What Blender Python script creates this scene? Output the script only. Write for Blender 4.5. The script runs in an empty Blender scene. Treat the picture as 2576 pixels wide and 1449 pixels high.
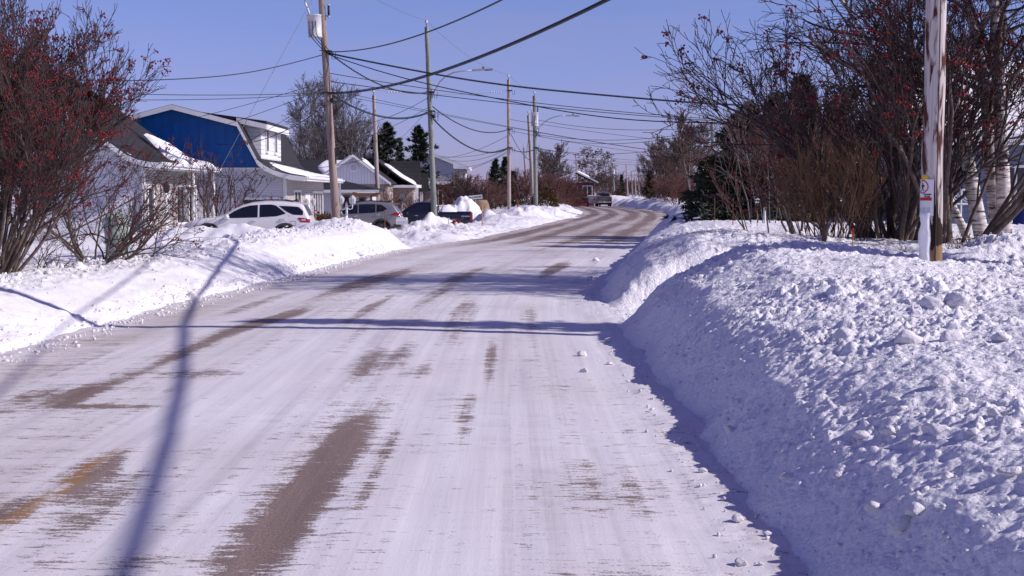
import bpy, math, random
import numpy as np
from mathutils import Vector, Matrix

# ------------------------------------------------------------------ camera, world, sun
scene = bpy.context.scene
col = scene.collection
F, CX, CY, EYE = 3500.0, 1288.0, 724.5, 1.72          # focal length in px of a 2576 px wide frame
PITCH = math.atan(236.5 / F)
cam_d = bpy.data.cameras.new("camera"); cam = bpy.data.objects.new("camera", cam_d); col.objects.link(cam)
cam.location = (0, 0, EYE); cam.rotation_euler = (math.radians(90) - PITCH, 0, 0)
cam_d.sensor_width = 36; cam_d.lens = 36 * F / 2576; cam_d.clip_start = 0.1; cam_d.clip_end = 9000
scene.camera = cam

SUN_EL = math.radians(33)
sd = Vector((1, -0.17, 0)).normalized() * math.cos(SUN_EL); sd.z = math.sin(SUN_EL)
sun_d = bpy.data.lights.new("sun", 'SUN'); sun = bpy.data.objects.new("sun", sun_d); col.objects.link(sun)
sun_d.energy = 4.5; sun_d.angle = math.radians(0.53); sun_d.color = (1.0, 0.925, 0.93)
sun.rotation_euler = (-sd).to_track_quat('-Z', 'Y').to_euler()

world = bpy.data.worlds.new("World"); scene.world = world; world.use_nodes = True
wn, wl = world.node_tree.nodes, world.node_tree.links
wn.clear()
wo = wn.new('ShaderNodeOutputWorld'); wb = wn.new('ShaderNodeBackground'); wl.new(wb.outputs[0], wo.inputs[0])
wb.inputs['Strength'].default_value = 0.085
sky = wn.new('ShaderNodeTexSky'); sky.sky_type = 'NISHITA'; sky.sun_disc = False
sky.sun_elevation = SUN_EL; sky.sun_rotation = math.atan2(sd.x, sd.y)
sky.air_density = 1.0; sky.dust_density = 0.25; sky.ozone_density = 2.0
tint = wn.new('ShaderNodeMix'); tint.data_type = 'RGBA'; tint.blend_type = 'MULTIPLY'; tint.inputs[0].default_value = 1
tcz = wn.new('ShaderNodeTexCoord'); sxyz = wn.new('ShaderNodeSeparateXYZ'); wl.new(tcz.outputs['Generated'], sxyz.inputs[0])
tr = wn.new('ShaderNodeValToRGB'); te = tr.color_ramp.elements; te.new(0.5)      # cold violet cast of the winter sky, by elevation
for el_, (p_, c_) in zip(te, ((0.0, (0.36, 0.345, 0.78)), (0.15, (0.43, 0.405, 0.69)), (0.45, (0.435, 0.275, 0.545)))):
    el_.position = p_; el_.color = (*c_, 1)
wl.new(sxyz.outputs['Z'], tr.inputs[0])
tx2 = wn.new('ShaderNodeVectorMath'); tx2.operation = 'SCALE'; tx2.inputs['Scale'].default_value = 2.0
wl.new(tr.outputs[0], tx2.inputs[0]); wl.new(tx2.outputs[0], tint.inputs[7])
wl.new(sky.outputs[0], tint.inputs[6])
# thin cloud veils low over the horizon (direction based)
tc = wn.new('ShaderNodeTexCoord'); mp = wn.new('ShaderNodeMapping'); mp.inputs['Scale'].default_value = (3, 3, 26)
wl.new(tc.outputs['Generated'], mp.inputs[0])
cn = wn.new('ShaderNodeTexNoise'); cn.inputs['Scale'].default_value = 1.6; cn.inputs['Detail'].default_value = 6; cn.inputs['Roughness'].default_value = 0.6
wl.new(mp.outputs[0], cn.inputs['Vector'])
cr = wn.new('ShaderNodeMapRange'); cr.inputs[1].default_value = 0.48; cr.inputs[2].default_value = 0.75; cr.inputs[3].default_value = 0; cr.inputs[4].default_value = 0.3
wl.new(cn.outputs[0], cr.inputs[0])
cm = wn.new('ShaderNodeMix'); cm.data_type = 'RGBA'; cm.inputs[7].default_value = (4.3, 3.9, 6.0, 1)
wl.new(cr.outputs[0], cm.inputs[0]); wl.new(tint.outputs[2], cm.inputs[6]); wl.new(cm.outputs[2], wb.inputs['Color'])

vs = scene.view_settings
vs.view_transform = 'Standard'; vs.look = 'None'; vs.exposure = 0.0; vs.gamma = 1.0; vs.use_curve_mapping = False
scene.cycles.max_bounces = 6; scene.cycles.diffuse_bounces = 3; scene.cycles.glossy_bounces = 3

# ------------------------------------------------------------------ helpers
_c, _s = math.cos(PITCH), math.sin(PITCH)
def at(x, y, Y):
    """world point at depth Y seen at pixel (x, y) of the 2576x1449 photograph"""
    u, v = (x - CX) / F, (CY - y) / F
    d = Vector((u, _c + v * _s, -_s + v * _c))
    t = Y / d.y
    return Vector((d.x * t, Y, EYE + d.z * t))

def tag(o, label=None, cat=None, group=None, kind=None):
    if label: o['label'] = label
    if cat: o['category'] = cat
    if group: o['group'] = group
    if kind: o['kind'] = kind
    return o

def link(o, parent=None):
    col.objects.link(o)
    if parent is not None: o.parent = parent
    return o

def empty(name, loc, label, cat, group=None, rz=0.0):
    o = bpy.data.objects.new(name, None); link(o)
    o.empty_display_size = 0.2
    o.location = loc; o.rotation_euler = (0, 0, rz)
    return tag(o, label, cat, group)

def copy_tree(o, parent=None):
    c = o.copy(); col.objects.link(c)
    if parent is not None: c.parent = parent
    for ch in o.children: copy_tree(ch, c)
    return c

def np_mesh(name, V, faces_list):
    """faces_list: list of (m,k) index arrays"""
    me = bpy.data.meshes.new(name)
    V = np.ascontiguousarray(V, dtype=np.float32)
    me.vertices.add(len(V)); me.vertices.foreach_set('co', V.ravel())
    idx = np.concatenate([f.ravel() for f in faces_list]).astype(np.int32)
    tot = np.concatenate([np.full(len(f), f.shape[1]) for f in faces_list]).astype(np.int32)
    st = np.concatenate([[0], np.cumsum(tot)[:-1]]).astype(np.int32)
    me.loops.add(len(idx)); me.loops.foreach_set('vertex_index', idx)
    me.polygons.add(len(tot)); me.polygons.foreach_set('loop_start', st)
    try: me.polygons.foreach_set('loop_total', tot)
    except Exception: pass
    me.update(calc_edges=True)
    return me

def np_obj(name, V, faces_list, mat, parent=None, smooth=True, origin=(0, 0, 0)):
    V = np.asarray(V, dtype=float) - np.array(origin, dtype=float)
    me = np_mesh(name, V, faces_list)
    if smooth: me.polygons.foreach_set('use_smooth', np.ones(len(me.polygons), dtype=bool))
    me.materials.append(mat)
    o = bpy.data.objects.new(name, me)
    if parent is None: o.location = origin
    return link(o, parent)

class MB:
    """collects boxes, tubes, lathes and polygons into one mesh"""
    def __init__(self): self.V = []; self.Fc = []
    def add(self, V, Fc):
        n = len(self.V); self.V += [tuple(v) for v in V]; self.Fc += [tuple(i + n for i in f) for f in Fc]; return self
    def box(self, c, s, rz=0.0, rot=None):
        hx, hy, hz = s[0] / 2, s[1] / 2, s[2] / 2
        P = [Vector((x, y, z)) for x in (-hx, hx) for y in (-hy, hy) for z in (-hz, hz)]
        M = rot if rot is not None else Matrix.Rotation(rz, 3, 'Z')
        c = Vector(c)
        return self.add([M @ p + c for p in P], [(0, 1, 3, 2), (4, 6, 7, 5), (0, 4, 5, 1), (2, 3, 7, 6), (0, 2, 6, 4), (1, 5, 7, 3)])
    def b2(self, lo, hi):
        return self.box([(a + b) / 2 for a, b in zip(lo, hi)], [abs(b - a) for a, b in zip(lo, hi)])
    def tube(self, pts, r, n=8, cap=True):
        pts = [Vector(p) for p in pts]; k = len(pts)
        rs = [r] * k if isinstance(r, (int, float)) else list(r)
        V = []; ref = None
        for i in range(k):
            t = (pts[min(i + 1, k - 1)] - pts[max(i - 1, 0)]).normalized()
            if ref is None: ref = t.orthogonal().normalized()
            u = (ref - t * ref.dot(t))
            u = u.normalized() if u.length > 1e-6 else t.orthogonal().normalized()
            ref = u; w = t.cross(u)
            for j in range(n):
                a = 2 * math.pi * j / n
                V.append(pts[i] + (u * math.cos(a) + w * math.sin(a)) * rs[i])
        Fc = [(i * n + j, i * n + (j + 1) % n, (i + 1) * n + (j + 1) % n, (i + 1) * n + j) for i in range(k - 1) for j in range(n)]
        if cap: Fc += [tuple(range(n))[::-1], tuple((k - 1) * n + j for j in range(n))]
        return self.add(V, Fc)
    def prism(self, poly, vec):
        poly = [Vector(p) for p in poly]; vec = Vector(vec); n = len(poly)
        return self.add(poly + [p + vec for p in poly], [tuple(range(n))[::-1], tuple(range(n, 2 * n))] + [(i, (i + 1) % n, n + (i + 1) % n, n + i) for i in range(n)])
    def sphere(self, c, r, n=8, m=5, jit=0, rng=None):
        V = []; c = Vector(c); rr = r if hasattr(r, '__len__') else (r, r, r)
        for i in range(m + 1):
            a = math.pi * i / m
            for j in range(n):
                b = 2 * math.pi * j / n
                f = 1 + (rng.uniform(-jit, jit) if rng and 0 < i < m else 0)
                V.append(c + Vector((rr[0] * math.sin(a) * math.cos(b) * f, rr[1] * math.sin(a) * math.sin(b) * f, rr[2] * math.cos(a) * f)))
        return self.add(V, [(i * n + j, (i + 1) * n + j, (i + 1) * n + (j + 1) % n, i * n + (j + 1) % n) for i in range(m) for j in range(n)])
    def build(self, name, mat, parent=None, smooth=False, origin=(0, 0, 0)):
        o0 = Vector(origin)
        me = bpy.data.meshes.new(name)
        me.from_pydata([tuple(Vector(v) - o0) for v in self.V], [], self.Fc)
        import bmesh
        bm = bmesh.new(); bm.from_mesh(me); bmesh.ops.recalc_face_normals(bm, faces=bm.faces); bm.to_mesh(me); bm.free()
        if smooth: me.polygons.foreach_set('use_smooth', [True] * len(me.polygons))
        me.materials.append(mat)
        o = bpy.data.objects.new(name, me)
        if parent is None: o.location = o0
        return link(o, parent)

# ------------------------------------------------------------------ materials
def new_mat(name):
    m = bpy.data.materials.new(name); m.use_nodes = True
    nt = m.node_tree; nt.nodes.clear()
    out = nt.nodes.new('ShaderNodeOutputMaterial'); b = nt.nodes.new('ShaderNodeBsdfPrincipled')
    nt.links.new(b.outputs[0], out.inputs[0])
    return m, nt.nodes, nt.links, b

def nd(N, typ, **kw):
    n = N.new(typ)
    for k, v in kw.items():
        if k.startswith('i_'):
            n.inputs[int(k[2:]) if k[2:].isdigit() else k[2:].replace('_', ' ')].default_value = v
        else: setattr(n, k, v)
    return n

def ramp(N, stops):
    r = N.new('ShaderNodeValToRGB'); e = r.color_ramp.elements
    while len(e) < len(stops): e.new(0.5)
    for el, (p, c) in zip(e, stops):
        el.position = p; el.color = (*c, 1) if len(c) == 3 else c
    return r

def mapped(N, L, scale, coord='Object'):
    t = nd(N, 'ShaderNodeTexCoord'); m = nd(N, 'ShaderNodeMapping'); m.inputs['Scale'].default_value = scale
    L.new(t.outputs[coord], m.inputs[0]); return m.outputs[0]

def simple(name, c1, c2=None, rough=0.6, scale=6.0, bump=0.0, metal=0.0, stretch=(1, 1, 1), spec=0.4):
    m, N, L, b = new_mat(name)
    b.inputs['Roughness'].default_value = rough; b.inputs['Metallic'].default_value = metal
    b.inputs['Specular IOR Level'].default_value = spec
    if c2 is None: c2 = tuple(min(1, v * 0.8) for v in c1)
    v = mapped(N, L, stretch)
    n = nd(N, 'ShaderNodeTexNoise', i_Scale=scale, i_Detail=5.0, i_Roughness=0.6); L.new(v, n.inputs['Vector'])
    r = ramp(N, [(0.35, c1), (0.68, c2)]); L.new(n.outputs[0], r.inputs[0]); L.new(r.outputs[0], b.inputs['Base Color'])
    if bump:
        bp = nd(N, 'ShaderNodeBump', i_Strength=bump, i_Distance=0.02); L.new(n.outputs[0], bp.inputs['Height']); L.new(bp.outputs[0], b.inputs['Normal'])
    return m

def siding(name, c, pitch=0.115, vertical=False):
    m, N, L, b = new_mat(name); b.inputs['Roughness'].default_value = 0.5
    t = nd(N, 'ShaderNodeTexCoord'); sx = nd(N, 'ShaderNodeSeparateXYZ'); L.new(t.outputs['Object'], sx.inputs[0])
    d = nd(N, 'ShaderNodeMath', operation='DIVIDE'); d.inputs[1].default_value = pitch
    L.new(sx.outputs['X' if vertical else 'Z'], d.inputs[0])
    f = nd(N, 'ShaderNodeMath', operation='FRACT'); L.new(d.outputs[0], f.inputs[0])
    inv = nd(N, 'ShaderNodeMath', operation='SUBTRACT'); inv.inputs[0].default_value = 1; L.new(f.outputs[0], inv.inputs[1])
    bp = nd(N, 'ShaderNodeBump', i_Strength=0.9, i_Distance=0.03); L.new(inv.outputs[0], bp.inputs['Height']); L.new(bp.outputs[0], b.inputs['Normal'])
    n = nd(N, 'ShaderNodeTexNoise', i_Scale=1.3, i_Detail=5.0); L.new(t.outputs['Object'], n.inputs['Vector'])
    r = ramp(N, [(0.3, c), (0.75, tuple(v * 0.88 for v in c))]); L.new(n.outputs[0], r.inputs[0])
    # the narrow gap under each board lip
    g = nd(N, 'ShaderNodeMath', operation='GREATER_THAN'); g.inputs[1].default_value = 0.9; L.new(f.outputs[0], g.inputs[0])
    mx = nd(N, 'ShaderNodeMix', data_type='RGBA', blend_type='MULTIPLY'); mx.inputs[7].default_value = (0.62, 0.62, 0.64, 1)
    L.new(g.outputs[0], mx.inputs[0]); L.new(r.outputs[0], mx.inputs[6]); L.new(mx.outputs[2], b.inputs['Base Color'])
    return m

def brick(name, c1, c2, mortar, sc=1.0):
    m, N, L, b = new_mat(name); b.inputs['Roughness'].default_value = 0.85
    t = nd(N, 'ShaderNodeTexCoord'); sx = nd(N, 'ShaderNodeSeparateXYZ'); L.new(t.outputs['Object'], sx.inputs[0])
    a = nd(N, 'ShaderNodeMath', operation='ADD'); L.new(sx.outputs['X'], a.inputs[0]); L.new(sx.outputs['Y'], a.inputs[1])
    cb = nd(N, 'ShaderNodeCombineXYZ'); L.new(a.outputs[0], cb.inputs['X']); L.new(sx.outputs['Z'], cb.inputs['Y'])
    k = nd(N, 'ShaderNodeTexBrick', i_Scale=sc); k.inputs['Color1'].default_value = (*c1, 1); k.inputs['Color2'].default_value = (*c2, 1); k.inputs['Mortar'].default_value = (*mortar, 1)
    k.inputs['Mortar Size'].default_value = 0.012; k.inputs['Brick Width'].default_value = 0.3; k.inputs['Row Height'].default_value = 0.1
    L.new(cb.outputs[0], k.inputs['Vector']); L.new(k.outputs['Color'], b.inputs['Base Color'])
    bp = nd(N, 'ShaderNodeBump', i_Strength=0.5, i_Distance=0.01, invert=True); L.new(k.outputs['Fac'], bp.inputs['Height']); L.new(bp.outputs[0], b.inputs['Normal'])
    return m

def shingle(name, c):
    m, N, L, b = new_mat(name); b.inputs['Roughness'].default_value = 0.9
    t = nd(N, 'ShaderNodeTexCoord'); sx = nd(N, 'ShaderNodeSeparateXYZ'); L.new(t.outputs['Object'], sx.inputs[0])
    cb = nd(N, 'ShaderNodeCombineXYZ'); L.new(sx.outputs['Y'], cb.inputs['X']); L.new(sx.outputs['Z'], cb.inputs['Y'])
    k = nd(N, 'ShaderNodeTexBrick', i_Scale=1.0); k.inputs['Color1'].default_value = (*c, 1); k.inputs['Color2'].default_value = (*[v * 1.5 for v in c], 1); k.inputs['Mortar'].default_value = (*[v * 0.5 for v in c], 1)
    k.inputs['Mortar Size'].default_value = 0.01; k.inputs['Brick Width'].default_value = 0.3; k.inputs['Row Height'].default_value = 0.12; k.inputs['Bias'].default_value = -0.2
    L.new(cb.outputs[0], k.inputs['Vector'])
    n = nd(N, 'ShaderNodeTexNoise', i_Scale=25.0, i_Detail=4.0); L.new(t.outputs['Object'], n.inputs['Vector'])
    r = ramp(N, [(0.3, (0.6, 0.6, 0.6)), (0.8, (1.25, 1.25, 1.25))]); L.new(n.outputs[0], r.inputs[0])
    mx = nd(N, 'ShaderNodeMix', data_type='RGBA', blend_type='MULTIPLY'); mx.inputs[0].default_value = 1
    L.new(k.outputs['Color'], mx.inputs[6]); L.new(r.outputs[0], mx.inputs[7]); L.new(mx.outputs[2], b.inputs['Base Color'])
    return m

def wood_pole(name, base, dark, stain, crack=0.5, stain_amt=0.62, foot=None):
    m, N, L, b = new_mat(name); b.inputs['Roughness'].default_value = 0.85; b.inputs['Specular IOR Level'].default_value = 0.2
    v = mapped(N, L, (22, 22, 0.55)); n1 = nd(N, 'ShaderNodeTexNoise', i_Scale=1.6, i_Detail=7.0, i_Roughness=0.65); L.new(v, n1.inputs['Vector'])
    r1 = ramp(N, [(0.30, tuple(x * 0.72 for x in base)), (0.6, base)]); L.new(n1.outputs[0], r1.inputs[0])
    v2 = mapped(N, L, (12, 12, 2.3)); n2 = nd(N, 'ShaderNodeTexNoise', i_Scale=1.0, i_Detail=4.0, i_Distortion=0.4); L.new(v2, n2.inputs['Vector'])
    r2 = ramp(N, [(stain_amt, (0, 0, 0)), (stain_amt + 0.09, (1, 1, 1))]); L.new(n2.outputs[0], r2.inputs[0])
    m1 = nd(N, 'ShaderNodeMix', data_type='RGBA'); m1.inputs[7].default_value = (*stain, 1); L.new(r2.outputs[0], m1.inputs[0]); L.new(r1.outputs[0], m1.inputs[6])
    v3 = mapped(N, L, (34, 34, 0.32)); n3 = nd(N, 'ShaderNodeTexNoise', i_Scale=1.0, i_Detail=3.0); L.new(v3, n3.inputs['Vector'])
    r3 = ramp(N, [(crack - 0.035, (0, 0, 0)), (crack - 0.008, (1, 1, 1)), (crack + 0.008, (1, 1, 1)), (crack + 0.035, (0, 0, 0))]); L.new(n3.outputs[0], r3.inputs[0])
    v4 = mapped(N, L, (4, 4, 0.5)); n4 = nd(N, 'ShaderNodeTexNoise', i_Scale=1.0, i_Detail=2.0); L.new(v4, n4.inputs['Vector'])
    r4 = ramp(N, [(0.42, (0, 0, 0)), (0.58, (1, 1, 1))]); L.new(n4.outputs[0], r4.inputs[0])
    mm = nd(N, 'ShaderNodeMath', operation='MULTIPLY'); L.new(r3.outputs[0], mm.inputs[0]); L.new(r4.outputs[0], mm.inputs[1])
    m2 = nd(N, 'ShaderNodeMix', data_type='RGBA'); m2.inputs[7].default_value = (*dark, 1); L.new(mm.outputs[0], m2.inputs[0]); L.new(m1.outputs[2], m2.inputs[6])
    fin = m2.outputs[2]
    if foot:      # unbleached brown wood just above the ground, dark rot creeping up from it
        tz = nd(N, 'ShaderNodeTexCoord'); sz = nd(N, 'ShaderNodeSeparateXYZ'); L.new(tz.outputs['Object'], sz.inputs[0])
        for top, cf, k in ((0.62, dark, 0.9), (0.24, foot, 0.35)):
            nz = nd(N, 'ShaderNodeMath', operation='MULTIPLY_ADD'); nz.inputs[1].default_value = k; L.new(n2.outputs[0], nz.inputs[0]); nz.inputs[2].default_value = top - 0.55 * k
            lt = nd(N, 'ShaderNodeMath', operation='LESS_THAN'); L.new(sz.outputs['Z'], lt.inputs[0]); L.new(nz.outputs[0], lt.inputs[1])
            mf = nd(N, 'ShaderNodeMix', data_type='RGBA'); mf.inputs[7].default_value = (*cf, 1); L.new(lt.outputs[0], mf.inputs[0]); L.new(fin, mf.inputs[6]); fin = mf.outputs[2]
    L.new(fin, b.inputs['Base Color'])
    bp = nd(N, 'ShaderNodeBump', i_Strength=0.6, i_Distance=0.01); L.new(n1.outputs[0], bp.inputs['Height']); L.new(bp.outputs[0], b.inputs['Normal'])
    return m

def birch_bark(name):
    m, N, L, b = new_mat(name); b.inputs['Roughness'].default_value = 0.7
    v = mapped(N, L, (3, 3, 22)); n = nd(N, 'ShaderNodeTexNoise', i_Scale=1.0, i_Detail=4.0, i_Roughness=0.6); L.new(v, n.inputs['Vector'])
    r = ramp(N, [(0.40, (0.035, 0.028, 0.025)), (0.46, (0.42, 0.36, 0.33)), (0.58, (0.68, 0.62, 0.6))]); L.new(n.outputs[0], r.inputs[0])
    n2 = nd(N, 'ShaderNodeTexNoise', i_Scale=2.2, i_Detail=4.0); L.new(mapped(N, L, (1, 1, 0.6)), n2.inputs['Vector'])
    r2 = ramp(N, [(0.54, (1, 1, 1)), (0.62, (0.08, 0.06, 0.06))]); L.new(n2.outputs[0], r2.inputs[0])
    mx = nd(N, 'ShaderNodeMix', data_type='RGBA', blend_type='MULTIPLY'); mx.inputs[0].default_value = 1
    L.new(r.outputs[0], mx.inputs[6]); L.new(r2.outputs[0], mx.inputs[7]); L.new(mx.outputs[2], b.inputs['Base Color'])
    return m

def glossy(name, c, rough=0.25, metal=0.0, coat=0.6, dirt=None):
    m, N, L, b = new_mat(name)
    b.inputs['Roughness'].default_value = rough; b.inputs['Metallic'].default_value = metal; b.inputs['Coat Weight'].default_value = coat; b.inputs['Coat Roughness'].default_value = 0.1
    t = nd(N, 'ShaderNodeTexCoord'); n = nd(N, 'ShaderNodeTexNoise', i_Scale=2.5, i_Detail=6.0, i_Roughness=0.65); L.new(t.outputs['Object'], n.inputs['Vector'])
    if dirt:   # road salt and grime spattered over the lower body
        sx = nd(N, 'ShaderNodeSeparateXYZ'); L.new(t.outputs['Object'], sx.inputs[0])
        mr = nd(N, 'ShaderNodeMapRange'); mr.inputs[1].default_value = 0.95; mr.inputs[2].default_value = 0.3; mr.inputs[3].default_value = 0.0; mr.inputs[4].default_value = 0.75
        L.new(sx.outputs['Z'], mr.inputs[0])
        a = nd(N, 'ShaderNodeMath', operation='MULTIPLY'); L.new(mr.outputs[0], a.inputs[0])
        rr = ramp(N, [(0.25, (0.5, 0.5, 0.5)), (0.7, (1, 1, 1))]); L.new(n.outputs[0], rr.inputs[0]); L.new(rr.outputs[0], a.inputs[1])
        mx = nd(N, 'ShaderNodeMix', data_type='RGBA'); mx.inputs[6].default_value = (*c, 1); mx.inputs[7].default_value = (*dirt, 1)
        L.new(a.outputs[0], mx.inputs[0]); L.new(mx.outputs[2], b.inputs['Base Color'])
        ra = nd(N, 'ShaderNodeMath', operation='MULTIPLY_ADD'); ra.inputs[1].default_value = 0.6; ra.inputs[2].default_value = rough; L.new(a.outputs[0], ra.inputs[0]); L.new(ra.outputs[0], b.inputs['Roughness'])
    else:
        r = ramp(N, [(0.3, c), (0.75, tuple(v * 0.9 for v in c))]); L.new(n.outputs[0], r.inputs[0]); L.new(r.outputs[0], b.inputs['Base Color'])
    return m

M = {}
M['white_paint'] = simple('white_paint', (0.80, 0.80, 0.80), (0.72, 0.72, 0.72), 0.45, 3)
M['white_siding'] = siding('white_siding', (0.74, 0.74, 0.76))
M['white_siding_wide'] = siding('white_siding_wide', (0.78, 0.78, 0.80), 0.2)
M['grey_siding'] = siding('grey_siding', (0.64, 0.65, 0.70))
M['grey_board'] = siding('grey_board', (0.72, 0.72, 0.77), 0.22, True)
M['tan_siding'] = siding('tan_siding', (0.33, 0.26, 0.21))
M['blue_paint'] = simple('blue_paint', (0.002, 0.105, 0.38), (0.002, 0.085, 0.32), 0.42, 1.5)
M['red_wall'] = siding('red_wall', (0.17, 0.03, 0.035))
M['slate_siding'] = siding('slate_siding', (0.16, 0.20, 0.28), 0.2)
M['grey_brick'] = brick('grey_brick', (0.50, 0.46, 0.43), (0.42, 0.38, 0.36), (0.30, 0.28, 0.27))
M['shingle_dark'] = shingle('shingle_dark', (0.021, 0.020, 0.022))
M['shingle_brown'] = shingle('shingle_brown', (0.09, 0.068, 0.06))
M['shingle_grey'] = shingle('shingle_grey', (0.2, 0.19, 0.2))
M['glass'] = glossy('window_glass', (0.015, 0.016, 0.018), 0.06, 0, 0.5)
M['brown_wood'] = simple('brown_wood', (0.26, 0.12, 0.06), (0.16, 0.07, 0.035), 0.7, 8, 0.3, stretch=(1, 1, 6))
M['dark_metal'] = simple('dark_metal', (0.02, 0.02, 0.022), None, 0.5, 10)
M['grey_metal'] = simple('grey_metal', (0.46, 0.47, 0.48), (0.36, 0.37, 0.38), 0.45, 5, 0, 0.4)
M['black_cable'] = simple('black_cable', (0.012, 0.012, 0.014), None, 0.55, 30)
M['bright_wire'] = simple('bright_wire', (0.16, 0.16, 0.17), None, 0.5, 30, 0, 0.6)
M['porcelain'] = simple('porcelain', (0.55, 0.55, 0.57), None, 0.2, 5)
M['transformer'] = simple('transformer_paint', (0.62, 0.62, 0.64), (0.52, 0.52, 0.54), 0.4, 4)
M['pole_bleached'] = wood_pole('pole_bleached', (0.60, 0.53, 0.51), (0.03, 0.015, 0.01), (0.085, 0.03, 0.018), 0.5, 0.515, (0.26, 0.16, 0.085))
M['pole_brown'] = wood_pole('pole_brown', (0.36, 0.28, 0.24), (0.05, 0.03, 0.025), (0.24, 0.17, 0.13), 0.5, 0.62)
M['pole_green'] = wood_pole('pole_green', (0.27, 0.29, 0.26), (0.05, 0.06, 0.055), (0.16, 0.16, 0.14), 0.5, 0.58)
M['pole_pale'] = wood_pole('pole_pale', (0.46, 0.38, 0.34), (0.09, 0.05, 0.035), (0.24, 0.12, 0.07), 0.5, 0.6)
M['bark'] = simple('bark', (0.15, 0.11, 0.09), (0.055, 0.04, 0.034), 0.9, 9, 0.6, stretch=(2, 2, 0.6))
M['twig_dark'] = simple('twig_dark', (0.085, 0.052, 0.046), (0.05, 0.03, 0.028), 0.8, 3)
M['twig_brown'] = simple('twig_brown', (0.13, 0.085, 0.065), (0.075, 0.048, 0.038), 0.8, 3)
M['twig_red'] = simple('twig_red', (0.15, 0.062, 0.05), (0.085, 0.04, 0.034), 0.8, 3)
M['twig_ochre'] = simple('twig_ochre', (0.23, 0.13, 0.06), (0.13, 0.07, 0.035), 0.8, 3)
M['twig_grey'] = simple('twig_grey', (0.15, 0.13, 0.125), (0.09, 0.075, 0.072), 0.8, 3)
M['berry'] = simple('berry', (0.20, 0.010, 0.014), (0.10, 0.005, 0.008), 0.45, 20)
M['birch'] = birch_bark('birch_bark')
M['needle'] = simple('needle', (0.03, 0.046, 0.022), (0.016, 0.026, 0.014), 0.75, 1.8)
M['needle_brown'] = simple('needle_brown', (0.07, 0.062, 0.02), (0.026, 0.032, 0.012), 0.75, 1.5)
M['needle_dead'] = simple('needle_dead', (0.13, 0.062, 0.022), (0.04, 0.04, 0.015), 0.8, 1.2)
M['burlap'] = simple('burlap', (0.34, 0.24, 0.16), (0.24, 0.16, 0.10), 0.95, 14, 0.6)
M['green_cloth'] = simple('green_cloth', (0.50, 0.58, 0.49), (0.36, 0.45, 0.36), 0.9, 5, 0.5)
M['green_rope'] = simple('green_rope', (0.03, 0.09, 0.035), None, 0.8, 20)
M['yellow_tag'] = simple('yellow_tag', (0.65, 0.42, 0.03), None, 0.5, 10)
M['red_plastic'] = simple('red_plastic', (0.33, 0.012, 0.02), (0.24, 0.01, 0.015), 0.4, 6)
M['orange_stake'] = simple('orange_stake', (0.55, 0.28, 0.10), None, 0.5, 8)
M['dark_red'] = simple('dark_red', (0.2, 0.02, 0.02), None, 0.5, 8)
M['tyre'] = simple('tyre', (0.022, 0.022, 0.024), (0.05, 0.048, 0.047), 0.85, 12, 0.3)
M['cladding'] = simple('cladding', (0.03, 0.03, 0.032), (0.055, 0.053, 0.052), 0.7, 6)
M['rim'] = simple('rim', (0.12, 0.12, 0.125), (0.07, 0.07, 0.07), 0.35, 6, 0, 0.6)
M['car_glass'] = glossy('car_glass', (0.006, 0.008, 0.011), 0.04, 0, 0.8)
M['tail_red'] = glossy('tail_red', (0.33, 0.008, 0.012), 0.12, 0, 0.8)
M['tail_clear'] = glossy('tail_clear', (0.62, 0.5, 0.5), 0.12, 0, 0.8)
M['chrome'] = simple('chrome', (0.72, 0.72, 0.73), None, 0.2, 6, 0, 0.8)
M['car_white'] = glossy('car_white', (0.74, 0.72, 0.72), 0.3, 0, 0.6, (0.55, 0.49, 0.43))
M['car_grey'] = glossy('car_grey', (0.25, 0.245, 0.255), 0.3, 0.35, 0.6, (0.34, 0.3, 0.27))
M['car_navy'] = glossy('car_navy', (0.006, 0.007, 0.016), 0.25, 0.1, 0.7, (0.05, 0.045, 0.045))
M['car_olive'] = glossy('car_olive', (0.14, 0.12, 0.095), 0.4, 0.2, 0.3, (0.2, 0.17, 0.14))
M['paper_white'] = simple('paper_white', (0.74, 0.74, 0.75), (0.66, 0.66, 0.68), 0.5, 5)
M['ink_black'] = simple('ink_black', (0.015, 0.015, 0.018), None, 0.6, 10)
M['ink_grey'] = simple('ink_grey', (0.32, 0.32, 0.35), (0.18, 0.18, 0.2), 0.6, 40)
M['ink_red'] = simple('ink_red', (0.5, 0.012, 0.02), None, 0.5, 10)
M['sign_grey'] = simple('sign_grey', (0.42, 0.43, 0.44), (0.36, 0.37, 0.38), 0.4, 4, 0, 0.4)
M['blue_tarp'] = simple('blue_tarp', (0.01, 0.025, 0.14), None, 0.6, 4)

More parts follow.
